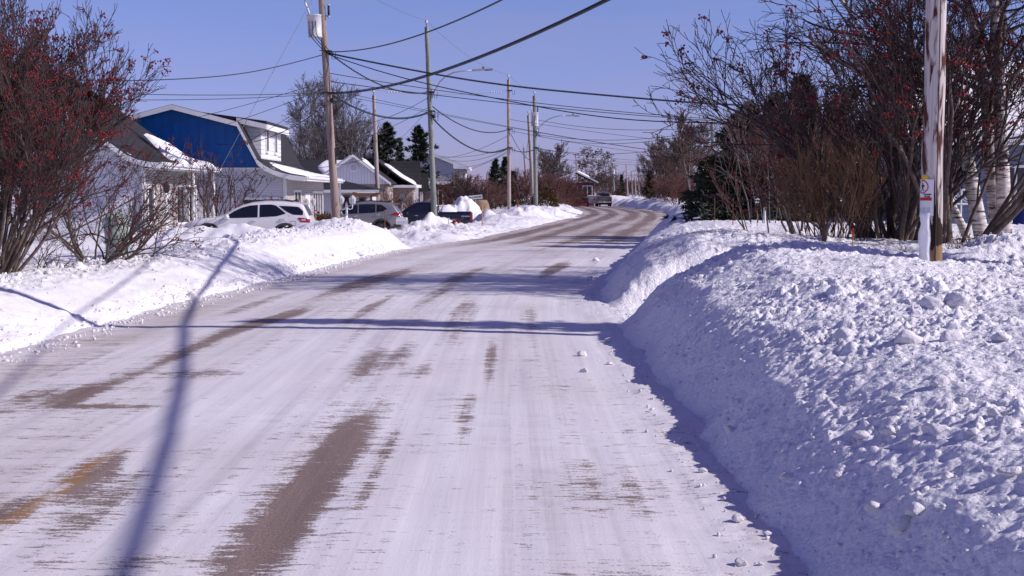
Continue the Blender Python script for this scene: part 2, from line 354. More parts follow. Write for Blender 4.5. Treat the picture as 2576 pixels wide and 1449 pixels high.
def snow_mat(name, speck=0.0, tone=(0.86, 0.85, 0.86), dirt=(0.60, 0.55, 0.52), bump=0.5, bscale=38.0, grain=0.0):
    m, N, L, b = new_mat(name)
    b.inputs['Roughness'].default_value = 0.75; b.inputs['Specular IOR Level'].default_value = 0.15
    t = nd(N, 'ShaderNodeTexCoord')
    n = nd(N, 'ShaderNodeTexNoise', i_Scale=0.9, i_Detail=6.0, i_Roughness=0.65); L.new(t.outputs['Object'], n.inputs['Vector'])
    r = ramp(N, [(0.35, tone), (0.75, tuple(v * 0.95 for v in tone))]); L.new(n.outputs[0], r.inputs[0])
    n2 = nd(N, 'ShaderNodeTexNoise', i_Scale=11.0, i_Detail=5.0, i_Roughness=0.75); L.new(t.outputs['Object'], n2.inputs['Vector'])
    r2 = ramp(N, [(0.60, (0, 0, 0)), (0.72, (speck, speck, speck))]); L.new(n2.outputs[0], r2.inputs[0])
    mx = nd(N, 'ShaderNodeMix', data_type='RGBA'); mx.inputs[7].default_value = (*dirt, 1); L.new(r2.outputs[0], mx.inputs[0]); L.new(r.outputs[0], mx.inputs[6]); L.new(mx.outputs[2], b.inputs['Base Color'])
    n3 = nd(N, 'ShaderNodeTexNoise', i_Scale=bscale, i_Detail=5.0, i_Roughness=0.7); L.new(t.outputs['Object'], n3.inputs['Vector'])
    hgt = n3.outputs[0]
    if grain:      # clods a few centimetres across
        gat = nd(N, 'ShaderNodeAttribute', attribute_name='grain')
        for sc, am in ((17.0, 0.8), (41.0, 0.5)):
            vo = nd(N, 'ShaderNodeTexVoronoi', i_Scale=sc, feature='SMOOTH_F1'); vo.inputs['Smoothness'].default_value = 0.25; L.new(t.outputs['Object'], vo.inputs['Vector'])
            ma = nd(N, 'ShaderNodeMath', operation='MULTIPLY_ADD'); mg = nd(N, 'ShaderNodeMath', operation='MULTIPLY'); mg.inputs[1].default_value = -am * grain; L.new(gat.outputs['Fac'], mg.inputs[0]); L.new(mg.outputs[0], ma.inputs[1]); L.new(vo.outputs['Distance'], ma.inputs[0]); L.new(hgt, ma.inputs[2]); hgt = ma.outputs[0]
    bp = nd(N, 'ShaderNodeBump', i_Strength=bump, i_Distance=0.03); L.new(hgt, bp.inputs['Height']); L.new(bp.outputs[0], b.inputs['Normal'])
    return m
M['snow'] = snow_mat('snow', 0.35, bump=0.55, grain=1.0)
M['snow_clean'] = snow_mat('snow_clean', 0.0, (0.88, 0.87, 0.88), bump=0.25, bscale=9)
M['snow_lump'] = snow_mat('snow_lump', 0.8, (0.82, 0.80, 0.80), (0.45, 0.40, 0.36), bump=0.7, bscale=30)

# ------------------------------------------------------------------ terrain
def h2(ix, iy, k):
    """hash of integer lattice points to 0..1"""
    n = (ix.astype(np.int64) * 374761393 + iy.astype(np.int64) * 668265263 + k * 974634781) & 0xffffffff
    n = ((n ^ (n >> 13)) * 1274126177) & 0xffffffff
    return ((n ^ (n >> 16)) & 0xffffff) / float(0x1000000)
def vnoise(x, y, k=0):
    ix, iy = np.floor(x), np.floor(y); fx, fy = x - ix, y - iy
    fx = fx * fx * fx * (fx * (fx * 6 - 15) + 10); fy = fy * fy * fy * (fy * (fy * 6 - 15) + 10)
    a, b, c, d = h2(ix, iy, k), h2(ix + 1, iy, k), h2(ix, iy + 1, k), h2(ix + 1, iy + 1, k)
    return (a + (b - a) * fx) * (1 - fy) + (c + (d - c) * fx) * fy - 0.5
def fbm(x, y, s, oct=4, k=0, g=0.5):
    v = 0; a = 1.0; s = 1.0 / s
    for i in range(oct): v = v + a * vnoise(x * s + 17.3 * i, y * s - 9.1 * i, k + i); a *= g; s *= 2.03
    return v
def lumps(x, y, cell, rmin, rmax, prob, k):
    """bumps of single lumps strewn over the plane, one at most per cell"""
    gx, gy = np.floor(x / cell), np.floor(y / cell); out = np.zeros_like(x)
    for dx in (-1, 0, 1):
        for dy in (-1, 0, 1):
            cx, cy = gx + dx, gy + dy
            px = (cx + h2(cx, cy, k)) * cell; py = (cy + h2(cx, cy, k + 1)) * cell
            r = rmin + (rmax - rmin) * h2(cx, cy, k + 2) ** 2
            on = h2(cx, cy, k + 3) < prob
            el = 0.6 + 0.9 * h2(cx, cy, k + 4)
            q = ((x - px) ** 2 * el + (y - py) ** 2 / el) / (r * r)
            hgt = np.where(on & (q < 1), r * (0.5 + 0.5 * h2(cx, cy, k + 5)) * np.sqrt(np.clip(1 - q, 0, 1)), 0)
            out = np.maximum(out, hgt)
    return out

_ty = np.arange(-20, 900, 0.5)
def _table(pts, sm):
    p = np.array(pts); v = np.interp(_ty, p[:, 0], p[:, 1]); k = int(sm / 0.5)
    return np.convolve(np.pad(v, k, mode='edge'), np.ones(2 * k + 1) / (2 * k + 1), mode='valid')
_xr = _table([(-20, 1.32), (21, 1.30), (25, 1.5), (35, 2.8), (65, 6.6), (95, 10.6), (116, 12.9), (135, 14.3), (150, 14.8), (170, 15.0), (190, 14.9), (230, 14.2), (300, 13), (900, 10)], 3)
_xl = _table([(-20, -5.35), (18, -5.32), (23, -5.1), (30, -4.5), (41, -3.7), (51.5, -1.5), (75, 1.4), (95, 3.7), (116, 5.9), (135, 6.9), (150, 7.3), (188, 7.7), (230, 7.2), (300, 6), (900, 3)], 3)
def XR(Y): return np.interp(Y, _ty, _xr)
def XL(Y): return np.interp(Y, _ty, _xl)
def sstep(a, b, x):
    t = np.clip((x - a) / (b - a), 0, 1); return t * t * (3 - 2 * t)

PILES = [(-4.1, 88.5, 1.5, 1.0), (-3.2, 88.5, 1.3, .75), (-5.0, 87.5, 1.2, 0.5), (-2.2, 88, 1.1, 0.4), (-1.7, 85.5, 0.8, .55), (-0.9, 84.5, 1.1, 0.3),  (-5.2, 75.2, 1.1, 0.5), (-4.1, 76, 0.9, .5),
         (-3.6, 75, 1.0, 0.25), (6.2, 18.3, 0.75, 0.2), (7.0, 18.8, 0.8, 0.16), (-5.9, 44.5, 1.3, 0.16), (0.6, 92, 1.8, 0.6), (2.2, 100, 2, 0.5), (-6.6, 53.0, 1.4, 0.15),
         (-4.9, 79, 0.9, 0.45)]

DRIFTS = [(-11.4, 49.3, .9, .66), (-9.4, 49.3, 1.0, .44), (-7.6, 49.0, .9, .50), (-13.6, 49.0, 1.3, .4), (-4.6, 62.5, 1.5, .12)]
def ground_h(X, Y, fine=True):
    X = np.asarray(X, float); Y = np.asarray(Y, float)
    wob = fbm(X * 0 + 3.1, Y, 1.6, 4, 5) * 0.16 + fbm(X, Y, 0.5, 3, 8) * 0.07
    dr = (X - XR(Y)) * (0.97) + wob
    dl = (XL(Y) - X) * 0.97 + fbm(X * 0 - 7, Y, 2.1, 4, 15) * 0.22 + fbm(X, Y, 0.5, 3, 18) * 0.07
    # right-hand plough bank
    near = np.interp(dr, [-1, 0, .12, .5, .8, 1.2, 1.9, 2.7, 4.7, 9, 25, 90], [-.06, -.03, .08, .42, .56, .68, .78, .82, .86, .82, .7, .55])
    endp = np.interp(dr, [-1, 0, .15, .45, .75, 1.5, 2.3, 3.4, 5, 9, 25, 90], [-.06, -.03, .1, .45, .70, 1.02, 1.08, .97, .9, .84, .7, .55])
    w = sstep(8, 17, Y) * (1 - sstep(22, 30, Y) * 0.55)
    hr = near * (1 - w) + endp * w
    far = sstep(40, 60, Y)
    hr = hr * (1 - far) + far * hr * (0.85 + 1.1 * fbm(X * 0.15, Y, 9, 2, 31) + 0.5 * fbm(X, Y, 2.5, 3, 33))
    gap = sstep(17.7, 18.25, Y + 0.2 * fbm(X, Y, 1.0, 3, 41) - 0.1 * np.clip(dr, 0, 2)) * (1 - sstep(20.6, 22.2, Y - 0.35 * dr + 0.3 * fbm(X, Y, 1.2, 3, 43))) * (1 - sstep(3.2, 5.0, dr))
    gap2 = sstep(56, 57, Y) * (1 - sstep(60, 62, Y - 0.3 * dr)) * (1 - sstep(2.5, 5.0, dr)) * 0.7
    hr = hr * (1 - np.maximum(gap, gap2)) + 0.03 * np.maximum(gap, gap2) * sstep(0, .3, dr)
    # left-hand plough bank and the lower yards behind it
    yard = np.interp(Y, [0, 25, 34, 44, 51, 60, 70, 83, 92, 110, 160, 400], [.42, .42, .28, .0, -.15, -.25, -.36, -.68, -.45, .1, .4, .8])
    ln = np.interp(dl, [-1, 0, .15, .5, 1.0, 1.5, 2.0, 2.6, 3.6, 5.5], [-.06, -.03, .08, .24, .43, .53, .56, .50, .36, 0.0])
    ln = ln * (1 + 0.5 * sstep(26, 38, Y)) * (1 + 0.3 * fbm(X * 0.2, Y, 5, 2, 51))
    lf = np.interp(dl, [-1, 0, .3, 1.0, 2.0, 4.2, 5.8, 7.5], [-.06, -.03, .1, .3, .42, .5, .3, 0.0]) * np.interp(Y, [50, 68, 80, 120, 400], [.60, .45, .5, 1.1, 1.2]) * (1 + 0.7 * fbm(X * 0.6, Y, 3.5, 3, 53))
    e1 = 1 - sstep(-.5, .9, Y - (43.6 + 0.35 * np.clip(dl, 0, 2) + 2.5 * np.clip(dl - 2, 0, 4)) + 0.8 * fbm(X, Y, 1.5, 3, 55))
    e2 = sstep(-.6, 1.2, Y - 50.5 - 0.5 * np.clip(dl - 1, 0, 3) + 1.2 * fbm(X, Y, 1.5, 3, 57))
    up = np.maximum(ln * e1, lf * e2)
    dyr = sstep(1.6, 5.0, dl); hl = np.where(dl < 0, np.minimum(up, -.03), np.maximum(up, -0.03 * (1 - dyr)))
    hl = hl * (1 - 0.0 * dyr) + yard * dyr * (1 - 0.0) * np.where(dl > 0, 1, 0) * (1 - np.clip(up, 0, .6) / .6 * 0.7)
    mid = (XL(Y) + XR(Y)) / 2
    h = np.where(X > mid, hr, hl)
    off = np.where(X > mid, dr, dl)
    on = sstep(0.0, 0.5, off)
    for (px, py, r, a) in DRIFTS: h = h + a * np.exp(-(((X - px) / 1.6) ** 2 + (Y - py) ** 2) / (r * r)) * (1 + 0.5 * fbm(X, Y, 1.2, 3, 63))
    for (px, py, r, a) in PILES:
        q = ((X - px) ** 2 + (Y - py) ** 2) / (r * r)
        h = h + a * np.exp(-q ** 1.6) * (1 + 0.7 * fbm(X, Y, 0.8, 4, 61) * (q < 6))
    h = h + on * (0.10 * fbm(X, Y, 2.3, 3, 71) + 0.04 * fbm(X, Y, 0.6, 3, 73))
    if fine:
        sR = (X > mid) * sstep(0.02, 0.35, off); face = 1 - sstep(0.4, 0.9, dr)
        cl = 0.35 + 0.65 * sstep(-.12, .2, fbm(X, Y, 1.4, 3, 81))
        f1 = 1 - sstep(40, 70, Y)
        h = h + sR * f1 * cl * (1 - 0.55 * face) * (1.1 * lumps(X, Y, .055, .010, .03, .55, 101) + 1.1 * lumps(X, Y, .13, .015, .055, .4, 105) + 1.0 * lumps(X, Y, .45, .03, .11, .13, 111) + 0.03 * fbm(X, Y, 0.08, 3, 121, .65) + 0.02 * fbm(X, Y, 0.4, 2, 123))
        h = h + sR * 0.02 * fbm(X, Y, .07, 2, 125) * f1
        sL = (X <= mid) * sstep(0.0, 0.3, off); crest = sstep(0.9, 1.5, dl) * (1 - sstep(2.8, 3.8, dl)); foot = (1 - sstep(.25, .6, dl))
        m2 = np.clip(crest + foot * 0.8 + 0.12 + sstep(50, 54, Y) * 0.9, 0, 1)
        h = h + sL * m2 * (0.9 * lumps(X, Y, .11, .015, .05, .5, 131) + 0.9 * lumps(X, Y, .36, .04, .12, .25, 141) + 0.05 * fbm(X, Y, 0.2, 3, 143))
        fL = sstep(47, 52, Y) * sL * sstep(.2, .8, dl) * (1 - sstep(8, 11, dl))
        h = h + fL * (0.7 * lumps(X, Y, .55, .06, .2, .5, 161) + 0.55 * lumps(X, Y, 1.3, .12, .38, .25, 171) + 0.13 * fbm(X, Y, 0.6, 4, 181, .6)) * sstep(-.25, .1, fbm(X, Y, 3.0, 2, 183))
        h = h + sL * 0.012 * fbm(X * 0.6 + Y * 0.9, Y * 0.3 - X * .2, .12, 3, 151)
    return h
def gz(x, y): return float(ground_h(np.array([float(x)]), np.array([float(y)]), True)[0])

ny1 = np.concatenate([np.exp(np.arange(math.log(2.4), math.log(18), 0.0021)), np.exp(np.arange(math.log(18), math.log(34), 0.004))]); ny2 = np.concatenate([np.exp(np.arange(math.log(34), math.log(125), 0.0035)), np.exp(np.arange(math.log(125), math.log(420), 0.009))])
gy = np.concatenate([ny1, ny2]); tt = np.linspace(-0.56, 0.56, 1150)
GX = (gy[:, None] + 2.5) * tt[None, :]; GY = np.repeat(gy[:, None], len(tt), 1)
GZ = ground_h(GX, GY)
nr, nc = GX.shape
ii = (np.arange(nr - 1)[:, None] * nc + np.arange(nc - 1)[None, :]).ravel()
# nothing of the snow bed shows beneath the middle of the road: those cells are left out
cxm = (GX[:-1, :-1] + GX[1:, 1:]) / 2; cym = (GY[:-1, :-1] + GY[1:, 1:]) / 2
keep = ~((cxm > XL(cym) + 1.1) & (cxm < XR(cym) - 1.1)).ravel()
ii = ii[keep]
snow = np_obj('snow_ground', np.stack([GX, GY, GZ], -1).reshape(-1, 3), [np.stack([ii, ii + 1, ii + nc + 1, ii + nc], 1)], M['snow'])
ga_ = snow.data.attributes.new('grain', 'FLOAT', 'POINT'); mid_ = (XL(GY) + XR(GY)) / 2
ga_.data.foreach_set('value', np.clip(np.where(GX > mid_, 1.0, 0.22 + 0.5 * sstep(48, 56, GY) + 0.9 * sstep(1.2, 1.7, XL(GY) - GX) * (1 - sstep(2.4, 3.2, XL(GY) - GX))), 0, 1).ravel().astype(np.float32))
tag(snow, 'white ploughed snow banks and yards along both sides of the road', kind='structure')
fld = MB(); S = 4000
fld.add([(-S, -S, -1.2), (S, -S, -1.2), (S, S, -1.2), (-S, S, -1.2)], [(0, 1, 2, 3)])
tag(fld.build('snow_field', M['snow_clean']), 'flat snow covered land out to the horizon', kind='structure')

# ------------------------------------------------------------------ road
def road_mat():
    m, N, L, b = new_mat('packed_snow_road'); b.inputs['Roughness'].default_value = 0.6; b.inputs['Specular IOR Level'].default_value = 0.25
    uv = nd(N, 'ShaderNodeUVMap'); uv.uv_map = 'UVMap'
    at_ = nd(N, 'ShaderNodeAttribute', attribute_name='bare'); ta = nd(N, 'ShaderNodeAttribute', attribute_name='sand'); ya = nd(N, 'ShaderNodeAttribute', attribute_name='paint')
    def noise(sc, s=1.0, det=4.0, ro=0.6, rot=0.0):
        mp = nd(N, 'ShaderNodeMapping'); mp.inputs['Scale'].default_value = sc; mp.inputs['Rotation'].default_value = (0, 0, rot); L.new(uv.outputs[0], mp.inputs[0])
        n = nd(N, 'ShaderNodeTexNoise', i_Scale=s, i_Detail=det, i_Roughness=ro); L.new(mp.outputs[0], n.inputs['Vector']); return n.outputs[0]
    def math_(op, a, b_=None, c=None):
        n = nd(N, 'ShaderNodeMath', operation=op)
        for i, v in enumerate((a, b_, c)):
            if v is None: continue
            if isinstance(v, (int, float)): n.inputs[i].default_value = v
            else: L.new(v, n.inputs[i])
        return n.outputs[0]
    along = noise((5.0, 0.16, 1), 1.0, 4, 0.6)        # wheel streaks
    drift = noise((0.8, 5.5, 1), 1.0, 5, 0.7, 0.06)   # wind streaks over the road
    fine = noise((60, 60, 1), 1.0, 3, 0.7)
    big = noise((0.5, 0.12, 1), 1.0, 3, 0.5)
    gr = noise((7, 26, 1), 1.0, 4, 0.7, 0.04)
    v = math_('MULTIPLY_ADD', along, 0.75, at_.outputs['Fac'])
    v = math_('MULTIPLY_ADD', drift, 0.95, v)
    v = math_('MULTIPLY_ADD', gr, 1.35, v)
    v = math_('MULTIPLY_ADD', fine, 0.75, v)
    v = math_('MULTIPLY_ADD', big, 0.6, v)
    v = math_('SUBTRACT', v, 2.225)
    r = ramp(N, [(0.42, (0, 0, 0)), (0.59, (1, 1, 1))]); L.new(math_('ADD', v, 0.26), r.inputs[0])
    # packed snow: white to sandy, streaked along the wheel tracks
    sn = ramp(N, [(0.46, (0.53, 0.505, 0.515)), (0.58, (0.75, 0.725, 0.735)), (0.72, (0.86, 0.845, 0.85))]); al2 = noise((11.0, 0.09, 1), 1.0, 5, 0.65); al3 = noise((1.9, 0.035, 1), 1.0, 3, 0.6); L.new(math_('MULTIPLY_ADD', al3, 0.42, math_('MULTIPLY_ADD', al2, 0.36, math_('MULTIPLY_ADD', along, 0.18, math_('MULTIPLY', drift, 0.26)))), sn.inputs[0])
    sa = nd(N, 'ShaderNodeMix', data_type='RGBA'); sa.inputs[7].default_value = (0.54, 0.48, 0.445, 1); L.new(sn.outputs[0], sa.inputs[6])
    L.new(math_('MULTIPLY', ta.outputs['Fac'], math_('MULTIPLY_ADD', drift, 1.6, -0.2)), sa.inputs[0])
    asp = ramp(N, [(0.36, (0.11, 0.085, 0.074)), (0.5, (0.225, 0.162, 0.132)), (0.65, (0.39, 0.30, 0.25))]); fin2 = noise((75, 75, 1), 1.0, 3, 0.8); L.new(math_('MULTIPLY_ADD', fin2, 0.7, math_('MULTIPLY', along, 0.3)), asp.inputs[0])
    yl = nd(N, 'ShaderNodeMix', data_type='RGBA'); yl.inputs[7].default_value = (0.38, 0.20, 0.055, 1); L.new(asp.outputs[0], yl.inputs[6]); L.new(math_('MULTIPLY', ya.outputs['Fac'], math_('MULTIPLY_ADD', fin2, 1.3, 0.0)), yl.inputs[0])
    mx = nd(N, 'ShaderNodeMix', data_type='RGBA'); L.new(r.outputs[0], mx.inputs[0]); L.new(sa.outputs[2], mx.inputs[6]); L.new(yl.outputs[2], mx.inputs[7]); L.new(mx.outputs[2], b.inputs['Base Color'])
    bp = nd(N, 'ShaderNodeBump', i_Strength=0.5, i_Distance=0.02)
    hh = math_('MULTIPLY_ADD', fine, 0.25, math_('MULTIPLY_ADD', drift, 0.5, math_('MULTIPLY', along, 0.6)))
    hh = math_('SUBTRACT', hh, math_('MULTIPLY', r.outputs[0], 0.35)); L.new(hh, bp.inputs['Height']); L.new(bp.outputs[0], b.inputs['Normal'])
    return m
ry = np.concatenate([np.exp(np.arange(math.log(2.0), math.log(40), 0.004)), np.exp(np.arange(math.log(40), math.log(700), 0.008))])
us = np.linspace(-0.06, 1.06, 190)
RX = XL(ry)[:, None] + (XR(ry) - XL(ry))[:, None] * us[None, :]; RY = np.repeat(ry[:, None], len(us), 1)
UX = us[None, :] * 6.62 - 5.32 + 0 * RY                       # straightened lane coordinate, metres
def blob(cx, cy, wx, wy, a, lean=0.0):
    q = ((UX - cx - lean * (RY - cy)) / wx) ** 2 + ((RY - cy) / wy) ** 2
    return a * np.exp(-q ** 2)
bare = np.zeros_like(RX); sand = np.zeros_like(RX); paint = np.zeros_like(RX)
for b_ in [(-1.15, 8.5, .165, 2.1, .58), (-1.21, 6.5, .19, 1.6, .34), (-0.83, 8.7, .06, 1.6, .40), (-3.33, 18.4, .22, 2.1, .56, .09), (-3.5, 15.0, .12, 1.9, .36), (-3.85, 11.6, .36, .7, .38), (-3.6, 12.0, .12, 1.2, .3), (-1.42, 13.9, .17, 1.3, .42), (-1.15, 14.6, .12, 1.3, .3),
           (-2.60, 8.5, .15, .75, .50), (-2.66, 7.2, .13, .5, .50), (-2.45, 8.1, .1, .6, .3), (-.34, 10.6, .07, 1.3, .33), (-.22, 14, .07, 1.9, .33), (-.9, 13.2, .18, .5, .26), (-.05, 32, .22, 4.2, .5), (-1.5, 24, .14, 3.5, .3), (-4.1, 22, .2, 3, .28), (-2.9, 13, .4, .35, .34), (-.7, 19, .2, 3.5, .3), (.2, 18.5, .12, 2.4, .26), (-2.2, 20, .12, 3, .26), (-1.9, 16.5, .1, 2, .24),
           (-3.2, 11.0, .5, .12, .42), (-2.25, 7.6, .16, 1.0, .27), (-4.4, 10.7, .6, .15, .38), (-1.7, 29, .3, 3.0, .36), (-3.3, 27, .35, 4, .36), (.55, 8, .5, .7, .2), (.6, 6.0, .45, .4, .24)]:
    bare += blob(*b_)
farw = sstep(38, 62, RY)
track = sum(np.exp(-((UX - c) / w) ** 2) for c, w in ((-4.35, .35), (-2.9, .38), (-1.2, .42), (0.15, .36)))
bare += farw * track * (0.60 + 0.6 * fbm(UX * 2, RY, 14, 3, 201)) + farw * 0.17
bare += 0.10 * sum(np.exp(-((UX - c) / w) ** 2) for c, w in ((-3.4, .5), (-1.2, .45))) * (1 - farw)
sand += 1.0 * np.exp(-((UX + 4.7) / .45) ** 2) + 0.5 * np.exp(-((UX + 3.2) / .5) ** 2) + 0.3 + 1.5 * farw + 0.5 * np.exp(-((UX + 1.1) / .7) ** 2) * sstep(25, 34, RY)
sand += 0.5 * fbm(UX, RY, 1.5, 3, 207)
sand *= 1 - sstep(0.3, 1.1, UX) * 0.6 * (1 - farw)
paint += np.where(np.abs(UX + 2.60 + 0.02 * (RY - 8)) < .065, 1, 0) * ((RY > 5.5) & (RY < 9.6))
RZ = 0.012 * fbm(UX, RY, 1.3, 3, 221) + 0.035 * (1 - ((UX + 2) / 3.4) ** 2) + 0.006 * fbm(UX * 6, RY * .4, 1.0, 2, 223)
edge = np.minimum(UX + 5.32, 1.3 - UX); RZ = RZ + 0.03 * np.exp(-(edge / .3) ** 2) * (0.5 + fbm(UX, RY, .3, 3, 225)) + 0.025 * np.exp(-(edge / .5) ** 2) * lumps(UX, RY, .1, .01, .04, .5, 229) / .03 * 0.6
rn, rc = RX.shape
ri = (np.arange(rn - 1)[:, None] * rc + np.arange(rc - 1)[None, :]).ravel()
road = np_obj('road', np.stack([RX, RY, RZ], -1).reshape(-1, 3), [np.stack([ri, ri + 1, ri + rc + 1, ri + rc], 1)], road_mat())
me = road.data
uvl = me.uv_layers.new(name='UVMap'); li = np.empty(len(me.loops), np.int32); me.loops.foreach_get('vertex_index', li)
uvl.data.foreach_set('uv', np.stack([UX.ravel()[li], RY.ravel()[li]], 1).astype(np.float32).ravel())
for nm, arr in (('bare', bare * 0.92), ('sand', sand), ('paint', paint)):
    a = me.attributes.new(nm, 'FLOAT', 'POINT'); a.data.foreach_set('value', arr.ravel().astype(np.float32))
tag(road, 'winding village road under packed snow with worn brown wheel tracks', kind='structure')

# ------------------------------------------------------------------ plants
def unit(v): return v / np.maximum(np.linalg.norm(v, axis=-1, keepdims=True), 1e-9)
def grow(seed, starts, dirs, lens, rads, levels, base_up=0.05):
    """levels: list of dict(n=segments, wob, up, kids, ang=(lo,hi), len=(lo,hi), rr, t0). Returns per level (P (N,n+1,3), R (N,n+1))"""
    rng = np.random.default_rng(seed); out = []
    p, d, Ln, r = np.array(starts, float), unit(np.array(dirs, float)), np.array(lens, float), np.array(rads, float)
    for li, lv in enumerate(levels):
        n = lv['n']; P = [p]; D = [d]; cur = p; cd = d
        drift = rng.normal(0, 1, cd.shape) * lv['wob'] * 0.5
        for i in range(n):
            cd = unit(cd + rng.normal(0, lv['wob'], cd.shape) + drift + np.array([0, 0, lv['up']]))
            cur = cur + cd * (Ln / n)[:, None]; P.append(cur); D.append(cd)
        P = np.stack(P, 1); D = np.stack(D, 1)
        tip = lv.get('tip', 0.35)
        R = r[:, None] * np.linspace(1, tip, n + 1)[None, :]
        out.append((P, R, D))
        if li + 1 < len(levels):
            k = lv['kids']; N = len(p)
            t = rng.uniform(lv['t0'], 1, (N, k)); t[:, 0] = rng.uniform(0.9, 1.0, N)
            f = t * n; i0 = np.clip(f.astype(int), 0, n - 1); fr = f - i0
            ar = np.arange(N)[:, None]
            q = P[ar, i0] * (1 - fr)[..., None] + P[ar, i0 + 1] * fr[..., None]
            qd = D[ar, i0]; rr = (R[ar, i0] * (1 - fr) + R[ar, i0 + 1] * fr) * lv['rr']
            perp = rng.normal(0, 1, qd.shape); perp = unit(perp - qd * (perp * qd).sum(-1, keepdims=True))
            an = rng.uniform(*lv['ang'], (N, k))
            nd_ = qd * np.cos(an)[..., None] + perp * np.sin(an)[..., None]
            ll = Ln[:, None] * rng.uniform(*lv['len'], (N, k)) * (1.15 - 0.5 * t)
            p, d, Ln, r = q.reshape(-1, 3), unit(nd_.reshape(-1, 3)), ll.ravel(), rr.ravel()
    return out

def tube_arrays(P, R, s):
    N, k, _ = P.shape
    T = np.empty_like(P); T[:, 1:-1] = P[:, 2:] - P[:, :-2]; T[:, 0] = P[:, 1] - P[:, 0]; T[:, -1] = P[:, -1] - P[:, -2]; T = unit(T)
    ref = np.array([0.31, 0.87, 0.23]); u = unit(np.cross(T, ref)); w = np.cross(T, u)
    a = np.arange(s) * 2 * np.pi / s
    V = P[:, :, None, :] + R[:, :, None, None] * (u[:, :, None, :] * np.cos(a)[None, None, :, None] + w[:, :, None, :] * np.sin(a)[None, None, :, None])
    base = (np.arange(N) * k * s)[:, None, None] + (np.arange(k - 1) * s)[None, :, None]
    j = np.arange(s); jn = (j + 1) % s
    q = np.stack(np.broadcast_arrays(base + j, base + jn, base + s + jn, base + s + j), -1).reshape(-1, 4)
    return V.reshape(-1, 3), q
def tubes_obj(name, items, mat, parent, rmin=0.0):
    VV, FF, n = [], [], 0
    for P, R, s in items:
        V, q = tube_arrays(P, np.maximum(R, rmin), s); VV.append(V); FF.append(q + n); n += len(V)
    return np_obj(name, np.concatenate(VV), FF, mat, parent)

OCT_V = np.array([(1, 0, 0), (-1, 0, 0), (0, 1, 0), (0, -1, 0), (0, 0, 1), (0, 0, -1)], float)
OCT_F = np.array([(0, 2, 4), (2, 1, 4), (1, 3, 4), (3, 0, 4), (2, 0, 5), (1, 2, 5), (3, 1, 5), (0, 3, 5)])
def pellets_obj(name, C, r, mat, parent):
    N = len(C); rr = r if hasattr(r, '__len__') else np.full(N, r)
    V = C[:, None, :] + OCT_V[None] * np.asarray(rr)[:, None, None]
    Fq = (np.arange(N) * 6)[:, None, None] + OCT_F[None]
    return np_obj(name, V.reshape(-1, 3), [Fq.reshape(-1, 3)], mat, parent)
def berry_clusters(seed, tips, prob, size, per, mat, parent, rb):
    rng = np.random.default_rng(seed); t = tips[rng.random(len(tips)) < prob]
    C = t[:, None, :] + rng.normal(0, 1, (len(t), per, 3)) * np.array([size, size, size * 0.6]) + np.array([0, 0, -size * 0.8])
    return tag(pellets_obj('berries', C.reshape(-1, 3), rng.uniform(0.7, 1.25, len(t) * per) * rb, mat, parent), kind='stuff')

def multi_stem(name, seed, loc, label, cat, stems, L, tilt, r0, lean=(0, 0), mats=('bark', 'twig_dark'), berries=None, group=None, kids=(6, 5, 3), base_r=0.25, up=(0.07, 0.05, 0.05), spread=1.0, rmin=0.004, ang=(0.25, 0.75), wob=0.09, levels=4, tip_len=(0.3, 0.55)):
    root = empty(name, loc, label, cat, group); rng = np.random.default_rng(seed)
    az = rng.uniform(0, 2 * np.pi, stems); ti = np.radians(tilt[0] + (tilt[1] - tilt[0]) * np.sqrt(rng.random(stems)))
    D = np.stack([np.sin(ti) * np.cos(az) * spread + lean[0], np.sin(ti) * np.sin(az) * 0.8 + lean[1], np.cos(ti)], 1)
    S = np.stack([np.cos(az) * base_r * rng.random(stems), np.sin(az) * base_r * rng.random(stems), np.full(stems, -0.25)], 1)
    Ls = L * rng.uniform(0.72, 1.0, stems); rs = r0 * rng.uniform(0.6, 1.1, stems)
    lv = [dict(n=9, wob=wob, up=up[0], kids=kids[0], ang=ang, len=(0.35, 0.6), rr=0.62, t0=0.25, tip=0.3),
          dict(n=6, wob=wob * 1.1, up=up[1], kids=kids[1], ang=ang, len=(0.35, 0.65), rr=0.62, t0=0.2, tip=0.4),
          dict(n=4, wob=wob * 1.2, up=up[2], kids=kids[2], ang=ang, len=tip_len, rr=0.7, t0=0.2, tip=0.5),
          dict(n=3, wob=wob * 1.3, up=up[2], kids=0, ang=ang, len=tip_len, rr=0.7, t0=0.3, tip=0.5)][:levels]
    g = grow(seed, S, D, Ls, rs, lv)
    tubes_obj('trunk', [(g[0][0], g[0][1], 6)], M[mats[0]], root, rmin)
    tubes_obj('crown', [(g[1][0], g[1][1], 4)] + [(a[0], a[1], 3) for a in g[2:]], M[mats[1]], root, rmin)
    if berries:
        tips = np.concatenate([g[-1][0][:, -1], g[-2][0][:, -1]])
        berry_clusters(seed + 1, tips, berries[0], berries[1], berries[2], M['berry'], root, berries[3])
    return root

